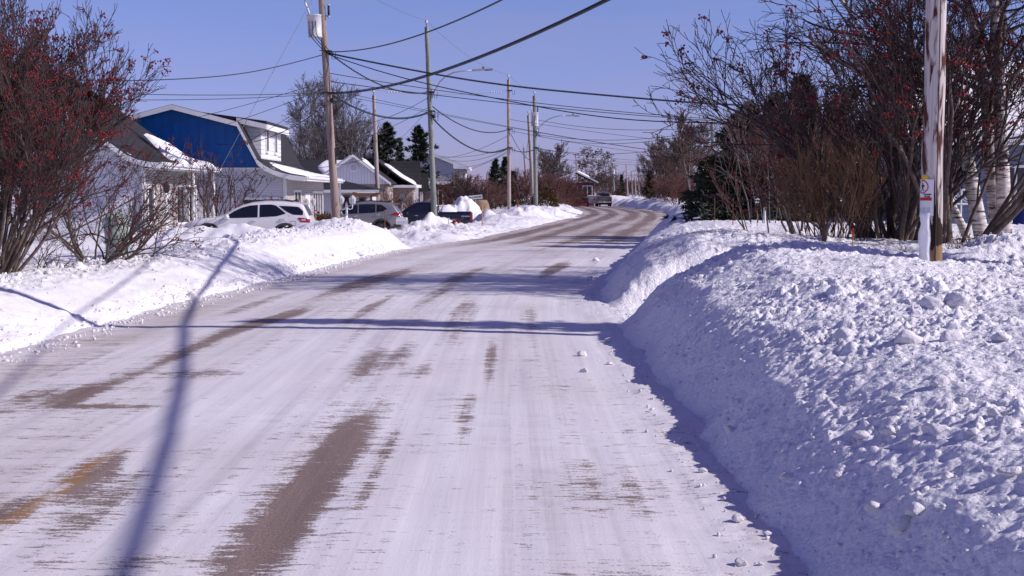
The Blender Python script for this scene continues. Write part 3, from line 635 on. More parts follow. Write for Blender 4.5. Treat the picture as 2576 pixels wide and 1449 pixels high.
def bare_tree(name, seed, loc, label, cat, h, r0, mats, crown_w=0.5, kids=(14, 7, 5), group=None, rmin=0.01, up=(0.03, 0.06, 0.05), ang=(0.5, 1.1), t0=0.28, lean=(0, 0), trunks=1, wob=0.06):
    root = empty(name, loc, label, cat, group); rng = np.random.default_rng(seed)
    D = np.stack([rng.normal(0, .14 if trunks > 1 else .03, trunks) + lean[0], rng.normal(0, .1 if trunks > 1 else .03, trunks) + lean[1], np.ones(trunks)], 1)
    S = np.stack([rng.normal(0, .15 * (trunks > 1), trunks), rng.normal(0, .15 * (trunks > 1), trunks), np.full(trunks, -.4)], 1)
    lv = [dict(n=9, wob=wob * 0.6, up=up[0], kids=kids[0], ang=ang, len=(crown_w * 0.7, crown_w), rr=0.5, t0=t0, tip=0.2),
          dict(n=6, wob=wob * 1.7, up=up[1], kids=kids[1], ang=(0.4, 0.9), len=(0.4, 0.65), rr=0.6, t0=0.2, tip=0.35),
          dict(n=4, wob=wob * 2, up=up[2], kids=kids[2], ang=(0.3, 0.8), len=(0.35, 0.6), rr=0.7, t0=0.2, tip=0.5),
          dict(n=3, wob=wob * 2, up=up[2], kids=0, ang=(0, 0), len=(0, 0), rr=0, t0=0, tip=0.5)]
    g = grow(seed, S, D, np.full(trunks, h) * rng.uniform(.85, 1, trunks), np.full(trunks, r0), lv)
    tubes_obj('trunk', [(g[0][0], g[0][1], 8)], M[mats[0]], root)
    tubes_obj('crown', [(g[1][0], g[1][1], 4)] + [(a[0], a[1], 3) for a in g[2:]], M[mats[1]], root, rmin)
    return root

def conifer(name, seed, loc, label, cat, h, w, mat='needle', whorls=22, per=7, sprays=9, leaf=0.16, group=None, shape=0.85, droop=0.25, gap=0.0, bottom=0.06, quads=5, ragged=0.25):
    root = empty(name, loc, label, cat, group); rng = np.random.default_rng(seed)
    zs = np.repeat(np.linspace(bottom, 0.97, whorls), per) + rng.normal(0, .012, whorls * per)
    N = len(zs); az = rng.uniform(0, 2 * np.pi, N)
    Lb = w * 0.5 * np.clip(1 - zs, 0.02, 1) ** shape * rng.uniform(0.8 - ragged, 1.0 + ragged * .6, N) * (1 + .8 * ragged * np.sin(az * 2 + zs * 9))
    if gap: Lb *= np.where(rng.random(N) < gap, 0.35, 1)
    z0 = zs * h; dirs = np.stack([np.cos(az), np.sin(az), 0.25 - droop * 2 * (1 - zs)], 1)
    P = [np.stack([0 * z0, 0 * z0, z0], 1)]
    for i in range(4):
        dd = dirs.copy(); dd[:, 2] += 0.22 * i / 3.0; P.append(P[-1] + unit(dd) * (Lb / 4)[:, None])
    P = np.stack(P, 1); R = np.linspace(1, .3, 5)[None, :] * (0.012 + 0.02 * Lb)[:, None]
    tr = np.stack([np.zeros(8), np.zeros(8), np.linspace(-.4, h, 8)], 1)[None]
    tubes_obj('trunk', [(tr, np.linspace(h * .022, .012, 8)[None], 7), (P, R, 3)], M['bark'], root)
    # needle sprays along the boughs
    t = rng.uniform(0.18, 1.03, (N, sprays)); f = np.clip(t, 0, .999) * 4; i0 = f.astype(int); fr = (f - i0)[..., None]; ar = np.arange(N)[:, None]
    c = P[ar, i0] * (1 - fr) + P[ar, i0 + 1] * fr; ax = unit(P[:, -1] - P[:, 0])[:, None, :]
    c = c + rng.normal(0, 1, c.shape) * np.array([.05, .05, .03]) * (0.5 + Lb[:, None, None])
    C = np.repeat(c.reshape(-1, 1, 3), quads, 1); A = np.repeat(np.broadcast_to(ax, c.shape).reshape(-1, 1, 3), quads, 1)
    u = unit(A + rng.normal(0, .65, A.shape) + np.array([0, 0, -.12])); v = unit(np.cross(u, rng.normal(0, 1, A.shape)))
    sz = leaf * rng.uniform(.6, 1.4, A.shape[:2])[..., None]
    a_ = C - v * sz * .22; b_ = C + u * sz * .55 - v * sz * .06; d_ = C + u * sz * 1.1; e_ = C + v * sz * .22 + u * sz * .1
    V = np.stack([a_, b_, d_, e_], 2).reshape(-1, 3); n = len(V) // 4
    np_obj('crown', V, [np.arange(n * 4).reshape(n, 4)], M[mat], root, smooth=False)
    return root

def leafy_bush(name, seed, loc, label, cat, size, mat, n=2500, leaf=0.08, group=None, up=0.5):
    root = empty(name, loc, label, cat, group); rng = np.random.default_rng(seed)
    d = unit(rng.normal(0, 1, (n, 3))); d[:, 2] = np.abs(d[:, 2]); rad = rng.uniform(.55, 1, n) ** .5
    rad *= 1 + 0.25 * np.sin(d[:, 0] * 5 + seed) * np.cos(d[:, 1] * 6 + 1)
    C = d * rad[:, None] * np.array(size) * np.array([.5, .5, 1])
    u = unit(d + np.array([0, 0, up]) + rng.normal(0, .5, d.shape)); v = unit(np.cross(u, rng.normal(0, 1, d.shape))); s = leaf * rng.uniform(.6, 1.4, (n, 1))
    V = np.stack([C - v * s * .35, C + u * s * .6 - v * s * .15, C + u * s * 1.2, C + v * s * .35], 1).reshape(-1, 3)
    np_obj('foliage', V, [np.arange(n * 4).reshape(n, 4)], M[mat], root, smooth=False)
    st = MB()
    for k in range(5): st.tube([(rng.uniform(-.15, .15) * size[0], rng.uniform(-.15, .15) * size[1], -.2), (rng.uniform(-.3, .3) * size[0], rng.uniform(-.3, .3) * size[1], size[2] * .8)], [.02, .008], 4)
    st.build('stem', M['bark'], root)
    return root

def ga(x, y, Y, dz=0.0):
    """foot of a thing seen at column x, depth Y: on the snow"""
    p = at(x, y, Y); p.z = gz(p.x, p.y) + dz; return p

# ------------------------------------------------------------------ utility poles
def shaft(p0, p1, r0, r1, mat, root, origin, n=14, seed=0):
    rng = random.Random(seed); p0, p1 = Vector(p0), Vector(p1); k = 14; mb = MB()
    pts = [p0.lerp(p1, i / k) + Vector((rng.uniform(-1, 1), rng.uniform(-1, 1), 0)) * 0.008 for i in range(k + 1)]
    mb.tube(pts, [r0 + (r1 - r0) * i / k for i in range(k + 1)], n)
    return mb.build('shaft', M[mat], root, True, origin)
POLE = {}
def pole(key, base, top, Y, r0, r1, mat, label, group='utility poles', zbase=None, ins=True):
    b = at(*base, Y); t = at(*top, Y)
    ax = (t - b).normalized(); b0 = b - ax * 0.9
    root = empty('utility_pole', b, label, 'utility pole', group)
    shaft(b0, t, r0, r1, mat, root, b, seed=hash(key) % 97 if False else sum(map(ord, key)))
    if ins:
        i = MB(); i.tube([t - Vector((0, r1 + .02, .35)), t + Vector((0, -r1 - .02, .18))], .02, 6)
        i.build('bracket', M['dark_metal'], root, False, b)
        q = MB(); c = t + Vector((0, -r1 - .02, .18))
        q.tube([c, c + Vector((0, 0, .04)), c + Vector((0, 0, .05)), c + Vector((0, 0, .09)), c + Vector((0, 0, .1)), c + Vector((0, 0, .14)), c + Vector((0, 0, .17))], [.05, .1, .05, .1, .05, .08, .04], 10)
        q.build('insulator', M['porcelain'], root, True, b)
    POLE[key] = (root, b, t, Y, ax)
    return root
def on(key, y, dx=0.0, dy=0.0):
    """point on the pole's axis at the height seen at pixel row y"""
    root, b, t, Y, ax = POLE[key]; z = at(CX, y, Y).z
    p = b + ax * ((z - b.z) / ax.z); return p + Vector((dx, dy, 0))

def transformer(key, y0, y1, r, side):
    root, b, t, Y, ax = POLE[key]; top, bot = on(key, y0) + Vector(side), on(key, y1) + Vector(side)
    m = MB(); ax2 = (top - bot)
    pts = [bot, bot + ax2 * .03, bot + ax2 * .035, top - ax2 * .06, top - ax2 * .05, top - ax2 * .02, top]
    m.tube(pts, [r * .96, r * .96, r * .93, r, r * 1.06, r * 1.06, r * .5], 20)
    m.box(on(key, (y0 * .6 + y1 * .4)) + Vector(side) * .5, (.1, .16, .2))
    tr = m.build('transformer', M['transformer'], root, True, b)
    bz = MB(); c = top + Vector((-r * .55, -r * .2, 0))
    pr = [.05, .03, .055, .03, .055, .03, .055, .03, .05, .02]; bz.tube([c + Vector((-.02 * i, 0, .055 * i)) for i in range(10)], pr, 10)
    bz.build('bushing', M['porcelain'], tr, True, b)
    w = MB(); w.tube([c + Vector((-.19, 0, .5)), c + Vector((-.12, 0, .72)), c + Vector((.25, 0, 1.0))], .012, 5); w.build('jumper', M['black_cable'], tr, True, b)
    for k, dx in enumerate((-.55, -.1, .35)):
        w = MB(); a = top + Vector((dx * r, -r * 1.0, -.28)); e = on(key, y1 + (y1 - y0) * .55) + Vector((.16 + .1 * k, -.1, -.12))
        w.tube([a, a + Vector((.03, -.03, -.5)), bot + Vector((dx * r + .08, -r, -.06)), (bot + Vector((dx * r + .15, -r, 0))).lerp(e, .6) - Vector((0, 0, .12)), e], .018, 5); w.build('lead', M['black_cable'], tr, True, b)
    ar = MB(); c = on(key, y0 - (y1 - y0) * .22) + Vector((.26, -.05, 0))
    ar.tube([c + Vector((0, 0, -.2)), c + Vector((0, 0, .2))], [.045, .045], 10); ar.tube([on(key, y0 - 4), c + Vector((0, 0, -.24))], .018, 5)
    ar = ar.build('arrester', M['dark_metal'], root, True, b)
    cp = MB(); cp.tube([c + Vector((0, 0, -.26)), c + Vector((0, 0, -.2))], .05, 10); cp.build('cap', M['porcelain'], ar, True, b)
    cp = MB(); cp.tube([c + Vector((0, 0, .2)), c + Vector((0, 0, .25))], .06, 10); cp.tube([c + Vector((0, 0, .25)), c + Vector((-.06, 0, .6)), c + Vector((.12, 0, 1.0))], .01, 5); cp.build('cap', M['porcelain'], ar, True, b)

pole('near', (2341, 672), (2386, -1473), 16.2, .128, .10, 'pole_bleached', 'tall bleached near utility pole streaked with brown standing in the crumbly roadside bank')
pole('left', (846, 560), (803, -90), 56.0, .175, .12, 'pole_brown', 'leaning brown utility pole carrying a white transformer beside the white crossover')
pole('house', (951, 512), (940, 240), 90.0, .16, .11, 'pole_pale', 'slim pale utility pole in front of the low house with pointed dormers')
pole('green', (1092, 530), (1073, 68), 76.0, .165, .115, 'pole_green', 'grey green utility pole with a street lamp rising over the dark pickup')
pole('corner', (1281, 550), (1279, 200), 103.0, .15, .11, 'pole_pale', 'pale stained utility pole at the corner of the side street', )
pole('lean', (1342, 524), (1329, 290), 122.0, .17, .12, 'pole_pale', 'short grey utility pole leaning against the line of the greenish transformer pole')
pole('lamp', (1348, 526), (1344, 241), 112.0, .185, .13, 'pole_green', 'thick greenish utility pole with transformer and lamp past the corner')
transformer('left', 40, 97, .29, (-.30, -.36, 0))
transformer('lamp', 283, 318, .30, (0.0, -.46, 0))
for key in ('left', 'green', 'corner', 'lamp'):       # strain hardware where the cables are tied in
    root, b, t, Y, ax = POLE[key]
    for y in {'left': (130, 235), 'green': (232, 280, 290), 'corner': (228, 325, 372), 'lamp': (332, 372)}[key]:
        m = MB(); c = on(key, y); m.box(c + Vector((.14, -.12, 0)), (.3, .08, .07)); m.tube([c + Vector((-.2, -.16, .03)), c + Vector((.25, -.16, .03))], .016, 5)
        m.tube([c + Vector((.25, -.15, -.02)), c + Vector((.3, -.15, -.3)), c + Vector((.42, -.15, -.32)), c + Vector((.45, -.15, 0))], .014, 5); m.build('clamp', M['dark_metal'], root, False, b)
    if key in ('left', 'green'):
        c = on(key, {'left': 250, 'green': 291}[key]) + Vector((.2, -.16, -.05)); m = MB(); m.sphere(c, .11, 10, 6); m.build('splice_case', M['black_cable'], root, True, b)
for key, y in (('left', 513), ('near', 447)):
    root, b, t, Y, ax = POLE[key]; c = on(key, y); m = MB()
    if key == 'left': m.box(c + Vector((.10, -.145, 0)), (.07, .015, .1))
    else: m.box(c + Vector((-.105, -.075, 0)), (.075, .012, .055), rz=-.6)
    m.build('pole_tag', M['yellow_tag'], root, False, b)
b = POLE['left'][1]; m = MB(); c0, c1 = on('left', 372), on('left', 412)
m.tube([c0 + Vector((.16, -.08, 0)), c1 + Vector((.165, -.08, 0))], .02, 5); m.build('conduit', M['dark_metal'], POLE['left'][0], False, b)
# ground wire and plastered snow on the near pole
b = POLE['near'][1]; m = MB(); m.tube([on('near', y) + Vector((.012, -.131, 0)) for y in (660, 500, 300, 100, -60)], .0065, 5); m.build('ground_wire', M['dark_metal'], POLE['near'][0], False, b)
rng = random.Random(5); m = MB(); V = []; rows, cs = 24, 9
for i in range(rows + 1):
    f = i / rows; c = on('near', 682 - f * 152)
    wdt = 1.05 - .2 * f + .2 * math.sin(f * 14) * (f > .2) + (1.2 * (1 - f / .1) if f < .1 else 0)
    for j in range(cs):
        a = math.radians(258 - 62 * wdt + j / (cs - 1) * 78 * wdt - 22); th = .05 * math.sin(math.pi * j / (cs - 1)) ** .6 * (1 - .35 * f) + rng.uniform(-.006, .006) + (.16 * (1 - f / .12) ** 2 if f < .12 else 0)
        if i == rows: th = -.01
        if j in (0, cs - 1): th = -.012
        V.append(c + Vector((math.cos(a) * (.128 + th), math.sin(a) * (.128 + th), 0)))
m.add(V, [(i * cs + j, i * cs + j + 1, (i + 1) * cs + j + 1, (i + 1) * cs + j) for i in range(rows) for j in range(cs - 1)])
o = m.build('snow_plaster', M['snow_clean'], POLE['near'][0], True, b)

# smaller, farther poles
far = [((1326, 500), (1318, 372), 165, 'pole_pale', 'thin brownish utility pole half hidden behind the leaning grey pole', 1), ((1413, 498), (1408, 393), 215, 'pole_green', 'dark thin utility pole standing in the red brown bushes', 1),
       ((1453, 507), (1449, 390), 225, 'pole_pale', 'pale utility pole in front of the small red house', 1), ((1509, 486), (1506, 402), 300, 'pole_green', 'grey utility pole just behind the red house and larches', 0),
       ((1546, 501), (1541, 412), 245, 'pole_green', 'far utility pole with a transformer beside the driving pickup', 1), ((1580, 500), (1575, 415), 290, 'pole_pale', 'pale far utility pole beside the road where it dips from sight', 1),
       ((1591, 497), (1588, 430), 330, 'pole_green', 'tiny dark utility pole without a top insulator at the road end', 0), ((1600, 499), (1597, 437), 350, 'pole_pale', 'tiny light utility pole in the middle at the road end', 0),
       ((1608, 499), (1605, 420), 310, 'pole_green', 'far utility pole with a lamp arm before the two small cedars', 1), ((1665, 502), (1665, 400), 235, 'pole_pale', 'thin pole rising behind the gap of the two small cedars', 0),
       ((1677, 504), (1674, 396), 205, 'pole_pale', 'light pole above the shorter small cedar before the woods', 0), ((1705, 508), (1701, 418), 170, 'pole_pale', 'whitish short pole among the bare trees past the cedars', 0),
       ((1797, 520), (1792, 306), 92, 'pole_green', 'grey pole rising behind the dark spruces beside the road', 0)]
for i, (bs, tp, Y, mt, lb, ins) in enumerate(far): pole('f%d' % i, bs, tp, Y, .15 if i < 12 else .17, .11, mt, lb, ins=bool(ins))
transformer('f4', 425, 438, .28, (0, -.42, 0))

def street_lamp(key, y, pts, label):
    p0 = on(key, y) + Vector((.16, -.08, 0)); root = empty('street_lamp', p0, label, 'street lamp', 'street lamps')
    Y = POLE[key][3]; P = [p0] + [at(a, b_, Y - .1) for a, b_ in pts]
    m = MB(); m.tube(P, [.045] + [.04] * (len(P) - 2) + [.03], 8); m.box(p0, (.1, .1, .4)); m.build('arm', M['grey_metal'], root, True, p0)
    e = P[-1]; d = (P[-1] - P[-2]).normalized(); h = MB()
    R = Matrix.Rotation(-math.atan2(d.z, d.x), 3, 'Y')
    h.box(e + d * .33, (.66, .26, .11), rot=R); h.box(e + d * .86, (.44, .3, .07), rot=R)
    lh = h.build('lamp_head', M['grey_metal'], root, False, p0)
    s = MB(); s.tube([e + d * .55 + Vector((0, 0, .05)), e + d * .55 + Vector((0, 0, .16))], .05, 8); s.build('sensor', M['dark_metal'], lh, False, p0)
    s = MB(); s.box(e + d * .86 - Vector((0, 0, .05)), (.38, .24, .03), rot=R); s.build('lens', M['glass'], lh, False, p0)
street_lamp('green', 238, [(1096, 225), (1106, 207), (1122, 192), (1140, 183), (1162, 179), (1190, 177)], 'curved arm street lamp on the grey green pole above the pickup')
street_lamp('lamp', 332, [(1356, 322), (1366, 310), (1380, 300), (1396, 294), (1412, 291), (1424, 291)], 'smaller curved street lamp on the greenish pole past the corner')
street_lamp('f4', 446, [(1553, 440), (1562, 434), (1574, 432), (1586, 431)], 'tiny far street lamp on the transformer pole beside the driving pickup')
street_lamp('f8', 452, [(1612, 446), (1620, 440), (1632, 438)], 'tiny far street lamp reaching over the road end near the cedars')

# ------------------------------------------------------------------ wires
def wire(a, b_, sag, r, label, mat='black_cable', group='overhead wires', n=28, wobble=0.0, twist=0, cat='wire', name='overhead_wire', lash=0):
    a, b_ = Vector(a), Vector(b_); pts = []
    side = (b_ - a).cross(Vector((0, 0, 1))).normalized(); rng = random.Random(len(label) * 7 + int(a.x * 13))
    L = (b_ - a).length
    if twist: n = int(L / 0.14)
    ph = rng.uniform(0, 6)
    for i in range(n + 1):
        t = i / n; p = a.lerp(b_, t) - Vector((0, 0, 4 * sag * t * (1 - t)))
        if wobble: p += Vector((0, 0, wobble * math.sin(t * L * .55 + ph) * math.sin(math.pi * t))) + side * wobble * .6 * math.cos(t * L * .4)
        pts.append(p)
    m = MB()
    if twist:
        for k in range(twist):
            m.tube([p + (side * math.cos(i * .14 * 2 * math.pi / .75 + k * 2 * math.pi / twist) + Vector((0, 0, 1)) * math.sin(i * .14 * 2 * math.pi / .75 + k * 2 * math.pi / twist)) * r * 1.1 for i, p in enumerate(pts)], r, 5, True)
    else:
        m.tube(pts, r, 6)
        if lash:
            m.tube([p + Vector((0, 0, r * 1.7)) for p in pts], r * .55, 5); m.tube([p + side * r * 1.2 - Vector((0, 0, r * .6)) for p in pts], r * .7, 5)
    o = m.build(name, M[mat], None, True, a.lerp(b_, .5))
    return tag(o, label, cat, group)

def nearz(z):
    root, b, t, Y, ax = POLE['near']; return b + ax * ((z - b.z) / ax.z)
B1 = Vector((10.2, -24, 0))                                        # next pole along the street, behind the photographer
wire(on('left', 130, .12), nearz(7.1), 1.0, .012, 'thick twisted black cable rising from the transformer pole over the road', twist=3)
wire(on('left', 235, .12), nearz(6.0), .78, .027, 'thickest black cable bundle sweeping from the transformer pole across the road to the bleached pole', lash=1)
wire(nearz(6.0), B1 + Vector((0, 0, 6.1)), .8, .027, 'thick black cable bundle running back from the bleached pole over the viewer', lash=1, n=20)
wire(nearz(7.1), B1 + Vector((0, 0, 7.3)), .9, .010, 'twisted black cable running back from the bleached pole over the viewer', twist=3)
top1 = POLE['left'][2]; tg = POLE['green'][2] + Vector((0, -.1, .34)); tcn = POLE['corner'][2] + Vector((0, -.1, .34)); tl = POLE['lamp'][2] + Vector((0, -.1, .34)); th_ = POLE['house'][2] + Vector((0, -.1, .34))
wire(top1, tg, .25, .008, 'hair thin high voltage wire from the transformer pole top to the green pole top', 'bright_wire')
wire(tg, tcn, .5, .008, 'hair thin high voltage wire from the green pole top down to the corner pole', 'bright_wire')
wire(tcn, tl, .2, .008, 'hair thin wire between the tops of the corner pole and the pole with lamp', 'bright_wire')
wire(th_, on('corner', 228), .3, .008, 'thin wire with insulators from the slim house pole to the corner pole', 'bright_wire')
wire(on('left', 132, .15), on('green', 232), .55, .02, 'twisted cable sagging from the transformer pole to the lamp arm pole', twist=2)
wire(on('left', 240, .15), on('green', 281), .62, .028, 'lower black cable bundle drooping between the transformer pole and the green pole', lash=1)
wire(on('green', 262), on('corner', 325), .75, .02, 'twisted cable drooping from the green pole to the corner pole', twist=2)
wire(on('green', 292), on('corner', 372), 1.0, .03, 'black cable bundle drooping from the green pole to the corner pole', lash=1)
wire(on('corner', 325), on('lean', 404), .4, .022, 'short cable from the corner pole to the leaning grey pole')
wire(on('corner', 372), on('lamp', 376), .25, .035, 'short thick cable bundle between the corner pole and the greenish pole')
wire(on('left', 134, .1), at(2120, 268, 52), .55, .02, 'upper of the two heavy cables crossing the sky to the birches', wobble=.03, lash=1)
wire(on('left', 136, .1), at(2080, 304, 50), .95, .02, 'lower wavy cable of the two crossing the sky to the birches', wobble=.05)
wire(on('left', 184, .1), at(2060, 312, 60), .35, .014, 'third straight wire just below the two heavy cables crossing the sky')
wire(on('left', 205, .1), at(2040, 316, 64), .25, .016, 'lowest straight wire from the transformer pole to the birches')
wire(on('left', 225, .1), at(1860, 402, 90), .35, .011, 'long slack wire slanting from the transformer pole toward the grey pole behind the spruces')
wire(on('left', 234, .1), at(1800, 398, 110), .25, .011, 'long straight wire slanting low toward the dark spruces')
wire(on('left', 138, -.1), at(120, 196, 44), .45, .017, 'wavy cable leaving the transformer pole toward the big red berried rowan', wobble=.03)
wire(on('left', 233, -.1), at(110, 228, 46), .12, .013, 'upper of two nearly level wires running over the blue house')
wire(on('left', 235, -.1), at(100, 246, 46), .15, .012, 'lower of two nearly level wires running over the blue house')
wire(on('left', 205, -.1), at(370, 322, 63), .12, .010, 'first service wire slanting from the pole down to the blue gable')
wire(on('left', 222, -.1), at(372, 370, 62), .15, .010, 'second service wire slanting from the pole down past the blue gable')
wire(on('left', 232, -.1), at(505, 412, 62), .2, .010, 'third service wire slanting to the roof edge of the brick house')
wire(on('left', 262, -.1), at(545, 362, 63.2), .55, .016, 'drooping service cable from the pole to the middle of the blue gable', wobble=.02)
wire(on('left', -30, -.1), at(478, 566, 50.5), .0, .010, 'steep thin guy wire from the transformer pole top down past the blue gable', 'bright_wire', cat='guy wire', name='guy_wire')
wire(on('green', 244), at(690, 332, 67.5), .7, .015, 'sagging service wire from the green pole to the white dormer', wobble=.03)
wire(on('green', 268), at(700, 396, 69), .5, .014, 'lower sagging service wire from the green pole to the blue house roof')
wire(on('house', 390), at(690, 424, 70), .3, .016, 'level dark wire from the slim pole to the bell cast roof')
wire(on('green', 270), at(930, 412, 97), .25, .010, 'short service wire from the green pole to the low house gable')
for i, (ya, xb, yb, Yb, sg) in enumerate([(371, 1096, 391, 142, .4), (374, 1130, 402, 140, .45), (378, 1150, 420, 139, .4), (382, 1110, 440, 138, .35), (340, 1104, 398, 140, .4)]):
    wire(on('corner', ya), at(xb, yb, Yb), sg, .016, ['highest', 'second', 'third', 'lowest', 'slackest'][i] + ' fanned wire from the corner pole to the brown roofed house')
for i, (ky, ya, xb, yb, Yb, sg) in enumerate([('corner', 300, 1860, 366, 150, .3), ('corner', 328, 1850, 398, 150, .5), ('lamp', 338, 1900, 300, 100, .9), ('lamp', 340, 1795, 326, 92.5, .8), ('lamp', 372, 1790, 352, 95, .7), ('lamp', 374, 1720, 404, 200, .4), ('lamp', 392, 1680, 414, 205, .3), ('lamp', 300, 1790, 318, 92.5, .5)]):
    wire(on(ky, ya), at(xb, yb, Yb), sg, .017, ['upper straight wire from the corner pole falling to the woods behind the spruces', 'lower straight wire from the corner pole falling to the woods behind the spruces', 'upper curved wire rising from the greenish pole to the spruces', 'curved wire rising from the greenish pole to the grey pole behind the spruces',
        'lower curved wire rising from the greenish pole to the birches', 'flat wire from the greenish pole toward the cedars', 'lowest flat wire from the greenish pole toward the cedars', 'wire from the transformer of the greenish pole to the grey pole by the spruces'][i])
seq = [('lamp', 380, 'f2', 440), ('f2', 436, 'f4', 450), ('f4', 430, 'f8', 440), ('f4', 452, 'f5', 455), ('f5', 432, 'f8', 436), ('f2', 396, 'f9', 404), ('f5', 440, 'f10', 426), ('f8', 444, 'f10', 440), ('f6', 440, 'f7', 446), ('lean', 330, 'f0', 400)]
lbs = ['drooping wire from the greenish pole to the pole by the red house', 'wire crossing before the larches to the far transformer pole', 'upper far wire over the road end', 'lower far wire over the road end', 'far wire sloping over the road end', 'long nearly flat wire above the driving pickup',
       'far wire rising to the pole above the shorter cedar', 'faint wire ending at the pole above the shorter cedar', 'shortest wire between the tiniest two poles', 'wire from the leaning grey pole to the thin brownish pole']
for (a, ya, c, yc), lb in zip(seq, lbs): wire(on(a, ya), on(c, yc), .5, .022, lb, n=12)
# strings of insulators on the level wire of the corner
a0, b0 = th_, on('corner', 228)
for lb, f in (('row of dark insulators on the thin wire near the slim house pole', .14), ('row of white insulators on the thin wire near the corner pole', .9)):
    c = a0.lerp(b0, f) - Vector((0, 0, 4 * .3 * f * (1 - f))); m = MB(); d = (b0 - a0).normalized()
    for k in range(5): m.tube([c + d * (k * .3 - .75), c + d * (k * .3 - .68), c + d * (k * .3 - .6)], [.02, .075, .02], 8)
    tag(m.build('insulator_string', M['porcelain'], None, True, c), lb, 'insulator')

# ------------------------------------------------------------------ houses
def window(root, origin, p, u, w, h, n, cols=1, name='window', fw=.07, frame='white_paint', depth=.06, hang=None):
    """p lower corner on the wall, u unit vector along the wall, n outward normal"""
    p, u, n = Vector(p), Vector(u), Vector(n); up = Vector((0, 0, 1)); m = MB()
    def slab(mb, a, b_, c, d, t0, t1):
        q = p + u * a + up * c + n * t0
        mb.prism([q, q + u * (b_ - a), q + u * (b_ - a) + up * (d - c), q + up * (d - c)], n * (t1 - t0))
    slab(m, -fw, 0, -fw, h + fw, .0, depth); slab(m, w, w + fw, -fw, h + fw, .0, depth); slab(m, 0, w, h, h + fw, .0, depth); slab(m, 0, w, -fw, 0, .0, depth + .03)
    for k in range(1, cols): slab(m, w * k / cols - fw * .45, w * k / cols + fw * .45, 0, h, .0, depth - .01)
    f = m.build(name, M[frame], root, False, origin)
    g = MB()
    for k in range(cols): slab(g, w * k / cols + (fw * .46 if k else 0), w * (k + 1) / cols - (fw * .46 if k < cols - 1 else 0), 0, h, .006, .02)
    g.build('pane', M['glass'], f, False, origin)
    return f
def roof_sheet(root, origin, prof, y0, y1, th, mat, name='roof', parent=None):
    """extrude a profile line [(x,z)..] along Y with a thickness"""
    m = MB(); n = len(prof)
    top = [Vector((x, 0, z)) for x, z in prof]; bot = [Vector((x, 0, z - th)) for x, z in prof]
    V = []
    for y in (y0, y1): V += [p + Vector((0, y, 0)) for p in top] + [p + Vector((0, y, 0)) for p in bot]
    Fc = []
    for i in range(n - 1):
        Fc += [(i, i + 1, 2 * n + i + 1, 2 * n + i), (n + i, 3 * n + i, 3 * n + i + 1, n + i + 1), (i, n + i, n + i + 1, i + 1), (2 * n + i, 2 * n + i + 1, 3 * n + i + 1, 3 * n + i)]
    Fc += [(0, 2 * n, 3 * n, n), (n - 1, 2 * n - 1, 4 * n - 1, 3 * n - 1)]
    m.add(V, Fc); return m.build(name, M[mat], parent or root, False, origin)
def fascia(root, origin, prof, y, d, hgt, mat='white_paint', drop=.02):
    m = MB(); n = len(prof)
    V = [Vector((x, y, z - drop)) for x, z in prof] + [Vector((x, y, z - drop - hgt)) for x, z in prof] + [Vector((x, y + d, z - drop)) for x, z in prof] + [Vector((x, y + d, z - drop - hgt)) for x, z in prof]
    Fc = []
    for i in range(n - 1): Fc += [(i, i + 1, n + i + 1, n + i), (2 * n + i, 3 * n + i, 3 * n + i + 1, 2 * n + i + 1), (i, 2 * n + i, 2 * n + i + 1, i + 1), (n + i, n + i + 1, 3 * n + i + 1, 3 * n + i)]
    Fc += [(0, n, 3 * n, 2 * n), (n - 1, 3 * n - 1, 4 * n - 1, 2 * n - 1)] if False else [(0, n, 3 * n, 2 * n), (n - 1, 2 * n - 1, 4 * n - 1, 3 * n - 1)]
    m.add(V, Fc); return m.build('fascia', M[mat], root, False, origin)
def prof_z(prof, x):
    xs = [a for a, _ in prof]; return float(np.interp(x, xs, [b_ for _, b_ in prof]))
def snow_patch(root, origin, prof, outline, th=.12, seed=1, name='snow_patch'):
    """outline [(x,y)..] drapes over a roof profile"""
    xs = [p[0] for p in outline]; ys = [p[1] for p in outline]; x0, x1, y0, y1 = min(xs), max(xs), min(ys), max(ys)
    nx, ny = 34, 34; V = []; val = {}
    def inside(x, y):
        c = False; n = len(outline)
        for i in range(n):
            (ax, ay), (bx, by) = outline[i], outline[i - 1]
            if (ay > y) != (by > y) and x < (bx - ax) * (y - ay) / (by - ay) + ax: c = not c
        return c
    def edge(x, y):
        d = 9
        for i in range(len(outline)):
            a, b_ = Vector((*outline[i], 0)), Vector((*outline[i - 1], 0)); p = Vector((x, y, 0)); ab = b_ - a
            t = max(0, min(1, (p - a).dot(ab) / max(ab.length_squared, 1e-9))); d = min(d, (a + ab * t - p).length)
        return d
    Fc = []; m = MB(); rng = random.Random(seed)
    for i in range(nx + 1):
        for j in range(ny + 1):
            x = x0 + (x1 - x0) * i / nx; y = y0 + (y1 - y0) * j / ny
            ins = inside(x, y); e = edge(x, y) if ins else 0
            V.append((x, y, prof_z(prof, x) + .004 + (th * min(1, (e / .28)) ** .5 + rng.uniform(-.01, .01) if e > 0 else -.03))); val[(i, j)] = ins
    for i in range(nx):
        for j in range(ny):
            if any(val[(i + a, j + b_)] for a in (0, 1) for b_ in (0, 1)): Fc.append(tuple((i + a) * (ny + 1) + j + b_ for a, b_ in ((0, 0), (1, 0), (1, 1), (0, 1))))
    m.add(V, Fc); return m.build(name, M['snow_clean'], root, True, origin)

